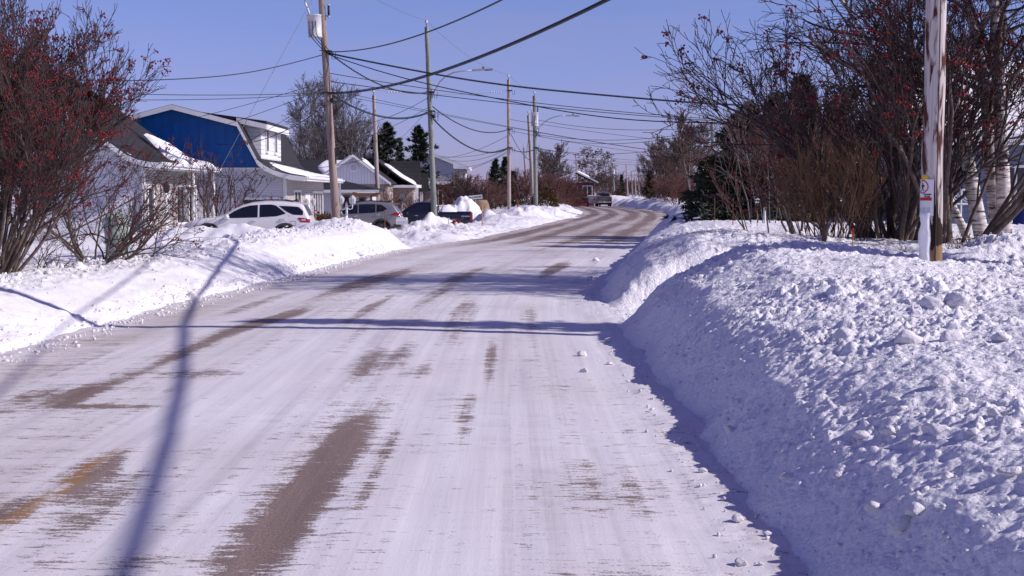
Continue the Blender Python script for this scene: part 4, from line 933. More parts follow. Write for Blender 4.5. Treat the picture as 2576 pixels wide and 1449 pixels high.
# --- blue gambrel house
O = (-15.5, 64.2, -.4)
H2 = empty('gambrel_house', O, 'house with a deep blue gable, bell cast gambrel roof and white dormer', 'house', 'houses along the street')
rt = [(-15.5, 5.80), (-12.54, 5.03), (-11.63, 3.29), (-11.35, 3.06), (-10.93, 2.84), (-10.5, 2.70), (-10.0, 2.60), (-9.45, 2.53)]
prof2 = [(-31.0 - x, z) for x, z in rt[::-1]][:-1] + rt
YB, YE = 64.2, 77.0
roof_sheet(H2, O, prof2, YB - .42, YE + .4, .10, 'shingle_dark')
wall_x0, wall_x1 = -20.6, -10.4
inner = [(x, z - .13) for x, z in prof2 if wall_x0 < x < wall_x1]
m = MB(); m.prism([(wall_x0, YB, -.8), (wall_x1, YB, -.8), (wall_x1, YB, 2.5), (-10.75, YB, 2.62), (-11.3, YB, 2.86), (-19.7, YB, 2.86), (wall_x0, YB, 2.5)], (0, .2, 0))
m.build('white_wall', M['white_siding'], H2, False, O)
gable = [(-19.75, 2.88), (-11.22, 2.88)] + [(x, z - .12) for x, z in prof2[::-1] if -19.7 < x < -11.3]
m = MB(); m.prism([(x, YB - .02, z) for x, z in gable], (0, .2, 0))
k = -19.3
while k < -11.4:
    zt = min(prof_z(prof2, k - .03), prof_z(prof2, k + .03)) - .16
    if zt > 3.0: m.box((k, YB - .035, (2.9 + zt) / 2), (.05, .03, zt - 2.9))
    k += .41
m.build('blue_gable', M['blue_paint'], H2, False, O)
m = MB(); m.b2((-20.5, YB - .06, 2.82), (-10.9, YB - .022, 2.93)); m.box((-12.85, YB - .05, 1.3), (.1, .06, 2.9)); m.box((-10.45, YB - .03, 1.0), (.14, .08, 3.1)); m.build('trim', M['white_paint'], H2, False, O)
fascia(H2, O, prof2, YB - .47, .045, .22)
m = MB(); m.b2((-9.44, YB - .44, 2.32), (-9.36, YE + .4, 2.55)); m.tube([(-9.33, YB - .4, 2.46), (-9.33, YE + .38, 2.44)], .06, 8); m.build('gutter', M['white_paint'], H2, False, O)
m = MB(); m.b2((wall_x1 - .2, YB + .2, -.8), (wall_x1, YE, 2.58)); m.b2((-20.6, YE - .2, -.8), (wall_x1 - .2, YE, 2.8)); m.b2((-20.6, YB + .2, -.8), (-20.4, YE - .2, 2.6)); m.build('brick_wall', M['grey_brick'], H2, False, O)
m = MB(); m.b2((-10.39, YB + .05, 2.36), (-9.45, YE, 2.40)); m.build('soffit', M['white_paint'], H2, False, O)
m = MB(); m.tube([(-9.5, YE - .1, 2.4), (-9.5, YE - .1, -.7)], .07, 8); m.build('porch_post', M['white_paint'], H2, False, O)
for y, w, cols, z in ((66.5, 1.9, 2, .25), (72.6, 3.6, 4, .2)): window(H2, O, (wall_x1, y, z), (0, 1, 0), w, 1.55, (1, 0, 0), cols, fw=.12)
dr = MB(); dr.b2((wall_x1, 69.9, -.6), (wall_x1 + .05, 71.5, 1.75)); dr.build('door', M['white_paint'], H2, False, O)
for y in (69.6, 71.9):
    m = MB(); m.box((wall_x1 + .08, y, 1.35), (.14, .04, .05)); m.tube([(wall_x1 + .16, y, 1.1), (wall_x1 + .16, y, 1.2), (wall_x1 + .16, y, 1.4), (wall_x1 + .16, y, 1.5)], [.05, .1, .11, .03], 8); m.build('wall_lantern', M['porcelain'], H2, False, O)
window(H2, O, (-12.35, YB, .45), (1, 0, 0), .85, 1.0, (0, -1, 0), 1, fw=.12); window(H2, O, (-11.22, YB, .45), (1, 0, 0), .8, 1.0, (0, -1, 0), 1, fw=.12)
window(H2, O, (-17.02, YB - .02, 4.05), (1, 0, 0), .34, .18, (0, -1, 0), 1, fw=.05)
m = MB(); m.prism([(-15.9, YB - .9, 2.2), (-14.5, YB - .9, 2.0), (-14.5, YB, 2.12), (-15.9, YB, 2.32)], (0, 0, .12)); m.build('awning', M['shingle_grey'], H2, False, O)
m = MB(); m.b2((-15.6, YB - .05, -.5), (-14.7, YB - .005, 1.6)); m.build('side_door', M['sign_grey'], H2, False, O)
# shed dormer
D0 = (-11.66, 64.95, 70.5)
m = MB(); m.prism([(D0[0], D0[1], 3.36), (D0[0], D0[1], 4.86), (-12.6, D0[1], 5.05), (-12.5, D0[1], 4.95)], (0, D0[2] - D0[1], 0)); dw = m.build('dormer', M['white_siding_wide'], H2, False, O)
m = MB(); m.prism([(-14.4, D0[1] - .45, 5.45), (-11.32, D0[1] - .45, 4.84), (-11.32, D0[1] - .45, 5.08), (-14.4, D0[1] - .45, 5.50)], (0, D0[2] - D0[1] + .65, 0)); m.build('dormer_roof', M['shingle_dark'], dw, False, O)
m = MB(); m.b2((-11.33, D0[1] - .46, 4.68), (-11.27, D0[2] + .22, 4.92))
m.prism([(-12.7, D0[1] - .49, 5.0), (-11.33, D0[1] - .49, 4.70), (-11.33, D0[1] - .49, 4.93), (-12.7, D0[1] - .49, 5.24)], (0, .035, 0)); m.build('dormer_fascia', M['white_paint'], dw, False, O)
for y in (66.15, 68.5): window(dw, O, (D0[0], y, 3.75), (0, 1, 0), .6, 1.0, (1, 0, 0), 1, fw=.1)
snow_patch(H2, O, prof2, [(-11.55, 66.3), (-11.3, 72.5), (-10.4, 76.4), (-9.75, 76.8), (-9.7, 71), (-9.9, 68.0), (-10.6, 66.4)], .12, 3)
ch = MB(); ch.tube([(-18.6, 66, 5.0), (-18.6, 66, 5.75)], .13, 10); ch.tube([(-18.6, 66, 5.75), (-18.6, 66, 5.9)], .18, 10); ch.build('vent_pipe', M['dark_metal'], H2, True, O)

# --- brick bungalow on the far left
O = (-18.7, 51.0, -.2)
H1 = empty('brick_house', O, 'grey brick and white sided house with dark steep roof behind the red berry tree', 'house', 'houses along the street')
r1 = [(-18.9, 6.75), (-13.95, 3.15), (-13.55, 2.98), (-13.1, 2.90), (-12.75, 2.87)]
prof1 = [(-37.8 - x, z) for x, z in r1[::-1]][:-1] + r1
roof_sheet(H1, O, prof1, 50.55, 60.5, .12, 'shingle_dark')
fascia(H1, O, prof1, 50.50, .045, .2)
m = MB(); m.b2((-12.74, 50.55, 2.66), (-12.66, 60.5, 2.88)); m.tube([(-12.63, 50.6, 2.8), (-12.63, 60.45, 2.78)], .06, 8); m.build('gutter', M['white_paint'], H1, False, O)
m = MB(); m.prism([(-24.2, 51.0, -.8), (-13.5, 51.0, -.8), (-13.5, 51.0, 2.84), (-18.9, 51.0, 6.6), (-24.2, 51.0, 2.9)], (0, .2, 0)); m.build('white_wall', M['white_siding'], H1, False, O)
m = MB(); m.b2((-13.7, 51.2, -.8), (-13.5, 60.1, 2.8)); m.b2((-24.2, 59.9, -.8), (-13.7, 60.1, 2.9)); m.b2((-24.2, 51.2, -.8), (-24.0, 59.9, 2.8)); m.build('brick_wall', M['grey_brick'], H1, False, O)
m = MB(); m.b2((-13.49, 50.9, 2.62), (-12.75, 60.3, 2.66)); m.build('soffit', M['white_paint'], H1, False, O)
m = MB(); m.box((-13.47, 50.99, 1.0), (.12, .1, 3.4)); m.build('trim', M['white_paint'], H1, False, O)
window(H1, O, (-13.5, 51.6, .7), (0, 1, 0), .75, 1.2, (1, 0, 0), 1, fw=.11); window(H1, O, (-13.5, 56.0, .5), (0, 1, 0), 1.1, 1.5, (1, 0, 0), 1, fw=.1); window(H1, O, (-13.5, 58.1, .5), (0, 1, 0), 1.2, 1.5, (1, 0, 0), 2, fw=.1)
m = MB(); m.b2((-13.5, 54.1, -.3), (-13.44, 55.2, 1.85)); m.build('door', M['white_paint'], H1, False, O)
m = MB(); m.b2((-13.5, 57.35, .4), (-13.45, 57.9, 2.05)); m.build('shutter', M['sign_grey'], H1, False, O)
m = MB(); m.box((-13.38, 53.6, 2.1), (.2, .05, .06)); m.tube([(-13.28, 53.6, 1.75), (-13.28, 53.6, 1.85), (-13.28, 53.6, 2.05), (-13.28, 53.6, 2.18)], [.07, .12, .13, .03], 8); m.build('wall_lantern', M['dark_metal'], H1, False, O)
for y in (56.0, 59.8): m = MB(); m.tube([(-12.8, y, -.6), (-12.8, y, 2.64)], .07, 8); m.build('porch_post', M['white_paint'], H1, False, O)
m = MB(); m.b2((-12.82, 53, .55), (-12.76, 60, .62))
for i in range(30): m.b2((-12.81, 53 + i * .24, -.3), (-12.77, 53.05 + i * .24, .55))
m.build('railing', M['white_paint'], H1, False, O)
snow_patch(H1, O, prof1, [(-14.9, 60.3), (-15.4, 58.5), (-14.6, 57.4), (-13.9, 56.6), (-13.3, 56.5), (-12.85, 57.5), (-12.8, 60.3)], .2, 5)
snow_patch(H1, O, [(-40, prof1[0][1])] + prof1, [(-24.5, 51), (-22, 50.9), (-20.4, 53), (-21, 58), (-24.5, 59)], .2, 6)
m = MB(); m.tube([(-18.0, 56, 6.0), (-18.0, 56, 7.0)], .1, 8); m.build('vent_pipe', M['dark_metal'], H1, False, O)

# --- white shed between the houses
O = (-10.0, 86.0, -.6)
SH = empty('garden_shed', O, 'low white shed with dark hipped roof and brown window beside the blue house', 'shed')
m = MB(); m.b2((-12.8, 86, -1.2), (-8.75, 90, 1.9)); m.build('wall', M['white_siding'], SH, False, O)
m = MB(); m.add([(-13.2, 85.6, 1.9), (-8.2, 85.6, 1.9), (-8.2, 90.4, 1.9), (-13.2, 90.4, 1.9), (-11.6, 87.8, 2.62), (-10.9, 87.8, 2.62), (-13.2, 85.6, 2.0), (-8.2, 85.6, 2.0), (-8.2, 90.4, 2.0), (-13.2, 90.4, 2.0)], [(0, 3, 2, 1), (6, 7, 5, 4), (7, 8, 5), (8, 9, 4, 5), (9, 6, 4), (0, 1, 7, 6), (1, 2, 8, 7), (2, 3, 9, 8), (3, 0, 6, 9)]); m.build('roof', M['shingle_dark'], SH, False, O)
m = MB(); m.b2((-13.24, 85.54, 1.80), (-8.16, 85.59, 1.98)); m.build('fascia', M['white_paint'], SH, False, O)
window(SH, O, (-10.35, 86, .55), (1, 0, 0), .42, 1.0, (0, -1, 0), 1, frame='brown_wood', fw=.1); window(SH, O, (-9.35, 86, .55), (1, 0, 0), .25, .9, (0, -1, 0), 1, frame='brown_wood', fw=.09)

# --- low house with round gable window and pointed dormers
O = (-11.0, 102.0, -.4)
H3 = empty('gabled_house', O, 'tan and grey house with round gable window, snowy black roof and two pointed dormers', 'house', 'houses along the street')
pg = [(-14.6, 2.55), (-11.55, 4.62), (-8.8, 2.55)]
roof_sheet(H3, O, pg, 101.5, 108.5, .12, 'shingle_dark'); fascia(H3, O, pg, 101.46, .04, .2)
m = MB(); m.prism([(-14.2, 102, 2.45), (-9.1, 102, 2.45), (-9.1, 102, 2.62), (-11.55, 102, 4.48), (-14.2, 102, 2.68)], (0, .2, 0)); m.build('grey_gable', M['grey_board'], H3, False, O)
m = MB(); m.b2((-14.2, 102.02, -1), (-9.1, 102.2, 2.45)); m.b2((-9.3, 102.2, -1), (-9.1, 112.5, 2.4)); m.b2((-14.2, 112.3, -1), (-9.3, 112.5, 2.6)); m.b2((-9.1, 106.6, -1), (-7.6, 112.4, 2.3)); m.build('tan_wall', M['tan_siding'], H3, False, O)
m = MB(); c = Vector((-11.55, 101.95, 3.65)); m.tube([c, c + Vector((0, -.05, 0))], [.34, .34], 20); w = m.build('round_window', M['white_paint'], H3, False, O)
m = MB(); m.tube([c + Vector((0, -.052, 0)), c + Vector((0, -.07, 0))], [.24, .24], 20); m.build('pane', M['grey_siding'], w, False, O)
pf = [(-15.5, 2.5), (-11.2, 4.55), (-10.6, 4.5), (-8.5, 3.0), (-7.4, 2.40)]
roof_sheet(H3, O, pf, 106.4, 112.9, .14, 'shingle_dark'); m = MB(); m.b2((-7.38, 106.4, 2.2), (-7.3, 112.9, 2.44)); m.b2((-9.3, 106.3, 2.2), (-7.38, 106.36, 2.4)); m.build('fascia', M['white_paint'], H3, False, O)
snow_patch(H3, O, pf, [(-10.0, 109.0), (-9.2, 107.6), (-8.2, 106.9), (-7.45, 107.2), (-7.45, 112.6), (-8.8, 112.8), (-9.6, 111.8), (-9.8, 110.6)], .2, 8)
snow_patch(H3, O, pg, [(-10.9, 102.0), (-11.3, 105), (-10.6, 105), (-10.0, 103), (-10.2, 102)], .12, 9)
snow_patch(H3, O, pg, [(-14.5, 101.8), (-11.7, 101.8), (-11.7, 108), (-14.5, 108)], .15, 10)
m = MB(); m.prism([(-16.6, 102.6, 2.7), (-16.6, 107.5, 4.35), (-16.6, 107.5, 4.2), (-16.6, 102.6, 2.55)], (4.9, 0, 0)); sr = m.build('side_roof', M['shingle_dark'], H3, False, O)
m = MB(); V = []
for i in range(15):
    for j in range(11): a, b_ = i / 14, j / 10; V.append((-14.4 + .35 * math.sin(b_ * 7) * (1 - a) + a * 2.55, 102.62 + b_ * 4.8, 2.71 + b_ * 1.617 + (.14 if 0 < i < 14 and 0 < j < 10 else -.02)))
m.add(V, [(i * 11 + j, (i + 1) * 11 + j, (i + 1) * 11 + j + 1, i * 11 + j + 1) for i in range(14) for j in range(10)]); m.build('snow_patch', M['snow_clean'], sr, True, O)
m = MB(); m.b2((-16.5, 102.9, -1), (-14.25, 103.1, 2.6)); m.build('side_wall', M['tan_siding'], H3, False, O)
for (x, y, z, s) in ((-7.35, 110.2, 2.55, 1.7), (-6.9, 112.9, 2.0, 1.3)):
    m = MB(); m.prism([(x, y - .42 * s, z), (x, y + .42 * s, z), (x, y, z + s)], (-.08, 0, 0)); d_ = m.build('pointed_dormer', M['white_siding_wide'], H3, False, O)
    m = MB()
    for sg in (-1, 1): m.prism([(x + .1, y + sg * .5 * s, z - .1), (x + .1, y, z + s + .08), (x + .1, y, z + s - .12), (x + .1, y + sg * .36 * s, z - .1)], (-1.4 * s, 0, 0))
    m.build('dormer_roof', M['shingle_dark'], d_, False, O)
for y, x in ((104.0, -9.1), (108.0, -7.6), (110.6, -7.6)): window(H3, O, (x, y, .2), (0, 1, 0), 1.0, 1.5, (1, 0, 0), 1, fw=.16)
for y in (107.0, 112.6): m = MB(); m.b2((-7.45, y - .12, -.9), (-7.2, y + .12, 2.2)); m.build('porch_post', M['white_paint'], H3, False, O)
m = MB(); m.b2((-7.2, 113.2, -1), (-6.0, 114.2, 2.0)); m.build('side_wing', M['tan_siding'], H3, False, O)
m = MB()
m.b2((-9.0, 105.9, .30), (-5.2, 106.0, .38))
for i in range(20): m.b2((-9.0 + i * .2, 105.92, -.6), (-8.94 + i * .2, 105.98, .3))
m.prism([(-6.4, 105.6, .7), (-4.6, 105.6, -.2), (-4.6, 105.6, -.34), (-6.4, 105.6, .56)], (0, .1, 0)); m.build('railing', M['white_paint'], H3, False, O)

# --- two storey house with brown roof and the red porch house
O = (-7.5, 140.0, -.3)
H4 = empty('two_storey_house', O, 'grey and white two storey house with brown shingle roof behind the green pole', 'house', 'houses along the street')
p4 = [(-13.6, 4.4), (-8.9, 6.0), (-8.3, 5.95), (-4.3, 4.42)]
roof_sheet(H4, O, p4, 139.4, 147, .14, 'shingle_brown'); fascia(H4, O, p4, 139.35, .05, .22)
m = MB(); m.b2((-4.3, 139.4, 4.14), (-4.22, 147, 4.42)); m.build('gutter', M['white_paint'], H4, False, O)
m = MB(); m.prism([(-13, 140, -1), (-5.9, 140, -1), (-5.9, 140, 4.7), (-8.6, 140, 5.8), (-13, 140, 4.4)], (0, .2, 0)); m.build('grey_wall', M['grey_siding'], H4, False, O)
m = MB(); m.b2((-6.1, 140.2, -1), (-5.9, 146.8, 4.3)); m.b2((-5.9, 141.5, -1), (-4.7, 146.8, 4.28)); m.build('white_wall', M['white_siding'], H4, False, O)
O = (-6.5, 134.0, -.4)
H5 = empty('porch_house', O, 'small red house with grey porch roof and white railing behind the snow heap', 'house', 'houses along the street')
m = MB(); m.b2((-9.5, 134, -1), (-5.95, 138, 2.75)); m.build('red_wall', M['red_wall'], H5, False, O)
m = MB(); m.add([(-10, 132.5, 2.72), (-5.2, 132.5, 2.72), (-5.2, 138.6, 2.72), (-10, 138.6, 2.72), (-8.5, 136, 3.75), (-7.6, 136, 3.75), (-10, 132.5, 2.9), (-5.2, 132.5, 2.9), (-5.2, 138.6, 2.9), (-10, 138.6, 2.9)], [(0, 3, 2, 1), (6, 7, 5, 4), (7, 8, 5), (8, 9, 4, 5), (9, 6, 4), (0, 1, 7, 6), (1, 2, 8, 7), (2, 3, 9, 8), (3, 0, 6, 9)]); m.build('roof', M['shingle_grey'], H5, False, O)
m = MB(); m.b2((-10.05, 132.42, 2.6), (-5.15, 132.48, 2.92)); m.b2((-5.18, 132.5, 2.6), (-5.1, 138.6, 2.92)); m.build('fascia', M['white_paint'], H5, False, O)
for x in (-5.4, -7.9): m = MB(); m.b2((x, 132.6, -.8), (x + .15, 132.75, 2.7)); m.build('porch_post', M['white_paint'], H5, False, O)
window(H5, O, (-8.0, 134, .5), (1, 0, 0), 1.3, 1.5, (0, -1, 0), 2, fw=.1)
m = MB(); m.b2((-8.8, 132.6, .55), (-5.4, 132.7, .68)); m.b2((-8.8, 132.6, -.55), (-5.4, 132.7, -.4))
for i in range(18): m.b2((-8.75 + i * .2, 132.61, -.4), (-8.65 + i * .2, 132.69, .55))
m.build('railing', M['white_paint'], H5, False, O)
# --- red house far down the road
O = (9.5, 196.0, 0)
H6 = empty('red_house', O, 'small red house with snowy black roof far down the road beyond the pale pole', 'house', 'houses along the street')
p6 = [(6.6, 3.4), (9.0, 5.0), (12.1, 3.45)]
pr6 = [(5.0, 3.4), (9.0, 4.95), (12.1, 3.45)]
roof_sheet(H6, O, pr6, 195.4, 204, .16, 'shingle_dark'); fascia(H6, O, pr6, 195.35, .05, .2)
m = MB(); m.b2((5.4, 196, -1), (11.5, 203.5, 3.3)); m.build('red_wall', M['red_wall'], H6, False, O)
snow_patch(H6, O, pr6, [(9.1, 195.6), (9.1, 198), (10.5, 203), (11.4, 203.8), (11.2, 199), (10.9, 195.6)], .2, 12)
window(H6, O, (10.0, 196, 1.3), (1, 0, 0), 1.2, 1.5, (0, -1, 0), 2, fw=.12); window(H6, O, (8.4, 196, 1.3), (1, 0, 0), .7, 1.5, (0, -1, 0), 1, fw=.12); window(H6, O, (11.5, 197.5, 1.2), (0, 1, 0), 3.2, 1.6, (1, 0, 0), 3, fw=.14)
m = MB(); m.prism([(11.6, 196.5, 2.0), (14.5, 196.5, -.1), (11.6, 196.5, -.4)], (0, 5, 0)); m.build('snow_drift', M['snow_clean'], H6, False, O)
# --- house on the right behind the birches
O = (13.5, 47, .3)
H7 = empty('slate_house', O, 'slate blue house with snow covered roof behind the birch trunks', 'house')
m = MB(); m.b2((13.8, 47, -.3), (24, 55, 3.6)); m.build('wall', M['slate_siding'], H7, False, O)
m = MB(); m.prism([(12.9, 46.4, 3.5), (24.5, 46.4, 3.5), (24.5, 50.8, 6.3), (14.6, 50.8, 6.3)], (0, 0, .22)); m.prism([(12.9, 55.4, 3.5), (14.6, 51, 6.3), (24.5, 51, 6.3), (24.5, 55.4, 3.5)], (0, 0, .22)); m.build('snow_roof', M['snow_clean'], H7, False, O)
m = MB(); m.b2((12.9, 46.32, 3.34), (24.5, 46.38, 3.7)); m.build('fascia', M['white_paint'], H7, False, O)
window(H7, O, (16.2, 47, 1.3), (1, 0, 0), 1.5, 1.3, (0, -1, 0), 2, fw=.1)

# ------------------------------------------------------------------ vehicles
class Car:
    def __init__(s, name, loc, label, W, top, L, belt, paint, rz=0.0, cat='car', group=None, tum=.24, zb=.28, arches=(), R=.36, dense=None):
        s.root = empty(name, loc, label, cat, group, rz); s.W, s.L, s.belt, s.tum, s.zb, s.arches, s.R = W, L, belt, tum, zb, arches, R
        s.tx = [p[0] for p in top]; s.tz = [p[1] for p in top]; s.paint = paint
        xs = sorted(set([round(v, 4) for v in np.arange(0, L + .001, .05)] + [round(v, 4) for v in s.tx] + [L]))
        fr = np.array([0, .06, .12, .18, .24, .3, .36, .42, .48, .54, .6, .66, .72, .78, .84, .89, .93, .965, 1.0])
        rows = []
        for x in xs:
            zt = s.ztop(x); zz = s.zb + (zt - s.zb) * fr; ws = [s.hw(x, z, zt) for z in zz]
            r = [(x, -w, z) for w, z in zip(ws, zz)] + [(x, f * ws[-1], zt + .035 * (1 - f * f)) for f in (-.6, -.25, .25, .6)] + [(x, w, z) for w, z in zip(ws[::-1], zz[::-1])]
            rows.append(r)
        n = len(rows[0]); V = [p for r in rows for p in r]; Fc = []
        for i in range(len(rows) - 1):
            for j in range(n - 1):
                c = [V[i * n + j], V[i * n + j + 1], V[(i + 1) * n + j + 1], V[(i + 1) * n + j]]
                cx, cz = sum(p[0] for p in c) / 4, sum(p[2] for p in c) / 4
                if abs(c[0][1]) > s.W * .7 and any((cx - a) ** 2 + (cz - R) ** 2 < (R + .09) ** 2 for a in arches): continue
                Fc.append((i * n + j, i * n + j + 1, (i + 1) * n + j + 1, (i + 1) * n + j))
        Fc += [tuple(range(n)), tuple((len(rows) - 1) * n + j for j in range(n))[::-1]]
        me = MB(); me.add(V, Fc); s.body = me.build('body', M[paint], s.root, True)
        try: s.body.data.set_sharp_from_angle(angle=math.radians(38))
        except Exception: pass
    def ztop(s, x): return float(np.interp(x, s.tx, s.tz))
    def hw(s, x, z, zt=None):
        zt = s.ztop(x) if zt is None else zt
        w = s.W * (1 - .13 * max(0, (.75 - x) / .75) ** 2 - .07 * max(0, (x - s.L + .6) / .6) ** 2)
        if z < .5: w -= .05 * ((.5 - z) / .25) ** 2
        w += .012 * math.sin((z - .5) * 6) if z < s.belt else 0
        if z > s.belt: w -= (z - s.belt) * s.tum
        t = max(0, min(1, (zt - z) / .15)); return w - .13 * (1 - math.sqrt(max(0, 1 - (1 - t) ** 2)))
    def patch(s, name, mat, lo, hi, off=.008, sides=(-1, 1), parent=None, n=18, k=5, each=True):
        """side panel between two (x,z) lines, laid on the body"""
        lx, lz = zip(*lo); hx, hz = zip(*hi); x0, x1 = max(lx[0], hx[0]), min(lx[-1], hx[-1]); out = None
        mb = MB()
        for sd_ in sides:
            V = []
            for i in range(n + 1):
                x = x0 + (x1 - x0) * i / n; a, b_ = float(np.interp(x, lx, lz)), float(np.interp(x, hx, hz))
                for j in range(k + 1):
                    z = a + (b_ - a) * j / k; V.append((x, sd_ * (s.hw(x, min(z, s.ztop(x))) + off), z))
            mb.add(V, [(i * (k + 1) + j, i * (k + 1) + j + 1, (i + 1) * (k + 1) + j + 1, (i + 1) * (k + 1) + j) for i in range(n) for j in range(k)])
            if each: out = mb.build(name, M[mat], parent or s.root, True); mb = MB()
        if not each: out = mb.build(name, M[mat], parent or s.root, True)
        return out
    def top_patch(s, name, mat, x0, x1, f, off=.008, z0=None, n=8):
        mb = MB(); V = []
        for i in range(n + 1):
            x = x0 + (x1 - x0) * i / n; zt = s.ztop(x); w = s.hw(x, zt, zt)
            for j in range(9): y = (j / 4 - 1) * f; V.append((x + off, y * w, zt + .035 * (1 - y * y) + off))
        mb.add(V, [(i * 9 + j, i * 9 + j + 1, (i + 1) * 9 + j + 1, (i + 1) * 9 + j) for i in range(n) for j in range(8)])
        return mb.build(name, M[mat], s.root, True)
    def wheels(s, clad=True):
        for a in s.arches:
            for sd_ in (-1, 1):
                w = s.W - .01; m = MB(); c = Vector((a, sd_ * w, s.R)); y = Vector((0, -sd_, 0)); R = s.R
                rings = [(0.0, R * .68), (-.012, R * .8), (0.0, R * .94), (.03, R), (.19, R), (.22, R * .9), (.22, R * .5)]
                V = []; n = 28
                for d_, r in rings: V += [c + y * d_ + Vector((math.cos(2 * math.pi * j / n) * r, 0, math.sin(2 * math.pi * j / n) * r)) for j in range(n)]
                m.add(V, [(i * n + j, i * n + (j + 1) % n, (i + 1) * n + (j + 1) % n, (i + 1) * n + j) for i in range(len(rings) - 1) for j in range(n)])
                o = m.build('wheel', M['tyre'], s.root, True); q = MB()
                q.tube([c + y * .05, c + y * .07], [R * .68, R * .68], 24); q.tube([c + y * .0, c + y * .06], [R * .16, R * .2], 12)
                for k in range(5):
                    t = 2 * math.pi * k / 5 + .3; e = Vector((math.cos(t), 0, math.sin(t))); q.tube([c + y * .02 + e * R * .12, c + y * .03 + e * R * .66], [.05, .045], 5)
                q.build('rim', M['rim'], o)
                g = MB(); g.box((a, sd_ * (s.W - .28), R + .1), (2 * R + .2, .38, 2 * R)); 
                if sd_ == -1: pass
            if clad:
                for sd_ in (-1, 1):
                    V = []; n = 22; m = MB()
                    for i in range(n + 1):
                        t = math.pi * (-.06 + 1.12 * i / n)
                        for r, off in ((s.R + .055, -.05), (s.R + .06, .022), (s.R + .15, .022), (s.R + .155, -.01)):
                            x, z = a + math.cos(t) * r, s.R + math.sin(t) * r; V.append((x, sd_ * (s.hw(x, max(z, .3)) + off), z))
                    m.add(V, [(i * 4 + j, i * 4 + j + 1, (i + 1) * 4 + j + 1, (i + 1) * 4 + j) for i in range(n) for j in range(3)])
                    m.build('wheel_arch', M['cladding'], s.root, True)
        m = MB(); m.b2((.35, -s.W + .22, .24), (s.L - .3, s.W - .22, .62)); m.build('underbody', M['dark_metal'], s.root)
    def handle(s, x, z, ln=.2):
        for sd_ in (-1, 1):
            m = MB(); y = sd_ * (s.hw(x, z) + .02); m.tube([(x - ln / 2, y - sd_ * .02, z), (x - ln * .35, y + sd_ * .012, z + .004), (x + ln * .35, y + sd_ * .012, z + .004), (x + ln / 2, y - sd_ * .02, z)], .02, 6); m.build('door_handle', M['chrome'], s.root, True)
    def mirror(s, x, z, mat):
        for sd_ in (-1, 1):
            m = MB(); y = sd_ * (s.hw(x, z) + .12); m.sphere((x, y, z + .02), (.09, .12, .085), 10, 6); m.box((x + .03, y - sd_ * .1, z - .05), (.1, .12, .04)); m.build('mirror', M[mat], s.root, True)
    def seam(s, pts, w=.014, name='door_seam', mat='dark_metal'):
        for sd_ in (-1, 1): m = MB(); m.tube([(x, sd_ * (s.hw(x, z) + .001), z) for x, z in pts], w * .5, 4); m.build(name, M[mat], s.root)

# white crossover, nose to the left
gw = -.20
c = Car('white_suv', (-12.0, 51.5, gw), 'white crossover with long side windows parked behind the smooth snow bank', .92,
        [(0, .70), (.06, .84), (.25, .93), (.6, 1.0), (1.25, 1.09), (1.45, 1.16), (1.8, 1.36), (2.1, 1.50), (2.45, 1.595), (2.9, 1.645), (3.4, 1.655), (3.9, 1.62), (4.28, 1.555), (4.36, 1.50), (4.52, 1.18), (4.58, 1.06), (4.62, .98), (4.64, .75), (4.62, .55)], 4.64, 1.02, 'car_white', rz=.03, arches=(.92, 3.72), group='cars parked in the yards')
c.patch('front_window', 'car_glass', [(1.52, 1.04), (2.72, 1.07)], [(1.52, 1.06), (1.85, 1.29), (2.15, 1.43), (2.45, 1.505), (2.72, 1.525)])
c.patch('rear_window', 'car_glass', [(2.79, 1.075), (3.4, 1.11), (3.72, 1.2)], [(2.79, 1.53), (3.2, 1.54), (3.38, 1.5), (3.72, 1.23)])
c.patch('quarter_window', 'car_glass', [(3.5, 1.475), (3.75, 1.29), (4.0, 1.17), (4.36, 1.15)], [(3.5, 1.49), (3.9, 1.475), (4.2, 1.45), (4.36, 1.30)])
c.top_patch('back_window', 'car_glass', 4.37, 4.56, .84)
c.patch('tail_light', 'tail_red', [(4.18, 1.03), (4.28, .90), (4.62, .88)], [(4.18, 1.06), (4.4, 1.05), (4.62, 1.0)], .012, each=True)
c.patch('tail_lens', 'tail_clear', [(4.30, .96), (4.46, .95)], [(4.30, 1.0), (4.46, 1.01)], .018)
c.patch('sill', 'cladding', [(.4, .3), (4.3, .3)], [(.4, .40), (4.3, .42)], .012)
for sd_ in (-1, 1): m = MB(); m.tube([(2.2, sd_ * .60, 1.57), (2.35, sd_ * .61, 1.645), (3.0, sd_ * .62, 1.70), (3.6, sd_ * .61, 1.695), (4.0, sd_ * .6, 1.64)], .022, 6); m.build('roof_rail', M['dark_metal'], c.root, True)
m = MB(); m.prism([(3.85, -.02, 1.66), (4.1, -.02, 1.63), (4.06, -.02, 1.75)], (0, .04, 0)); m.build('antenna_fin', M['dark_metal'], c.root)
m = MB(); m.b2((4.26, -.62, 1.535), (4.5, .62, 1.575)); m.build('spoiler', M['car_white'], c.root)
m = MB(); m.box((4.645, 0, .84), (.02, .36, .16)); m.build('licence_plate', M['paper_white'], c.root)
c.handle(2.55, .93); c.handle(3.62, .99); c.mirror(1.62, 1.08, 'car_white'); c.wheels(); c.seam([(1.35, .45), (1.33, .9), (1.5, 1.05)]); c.seam([(2.76, .42), (2.76, 1.06)]); c.seam([(3.5, .6), (3.72, .85), (3.86, 1.15)])
c.seam([(3.9, .75), (4.1, .77), (4.1, .93), (3.9, .93), (3.9, .75)], .01, 'fuel_flap', 'cladding')

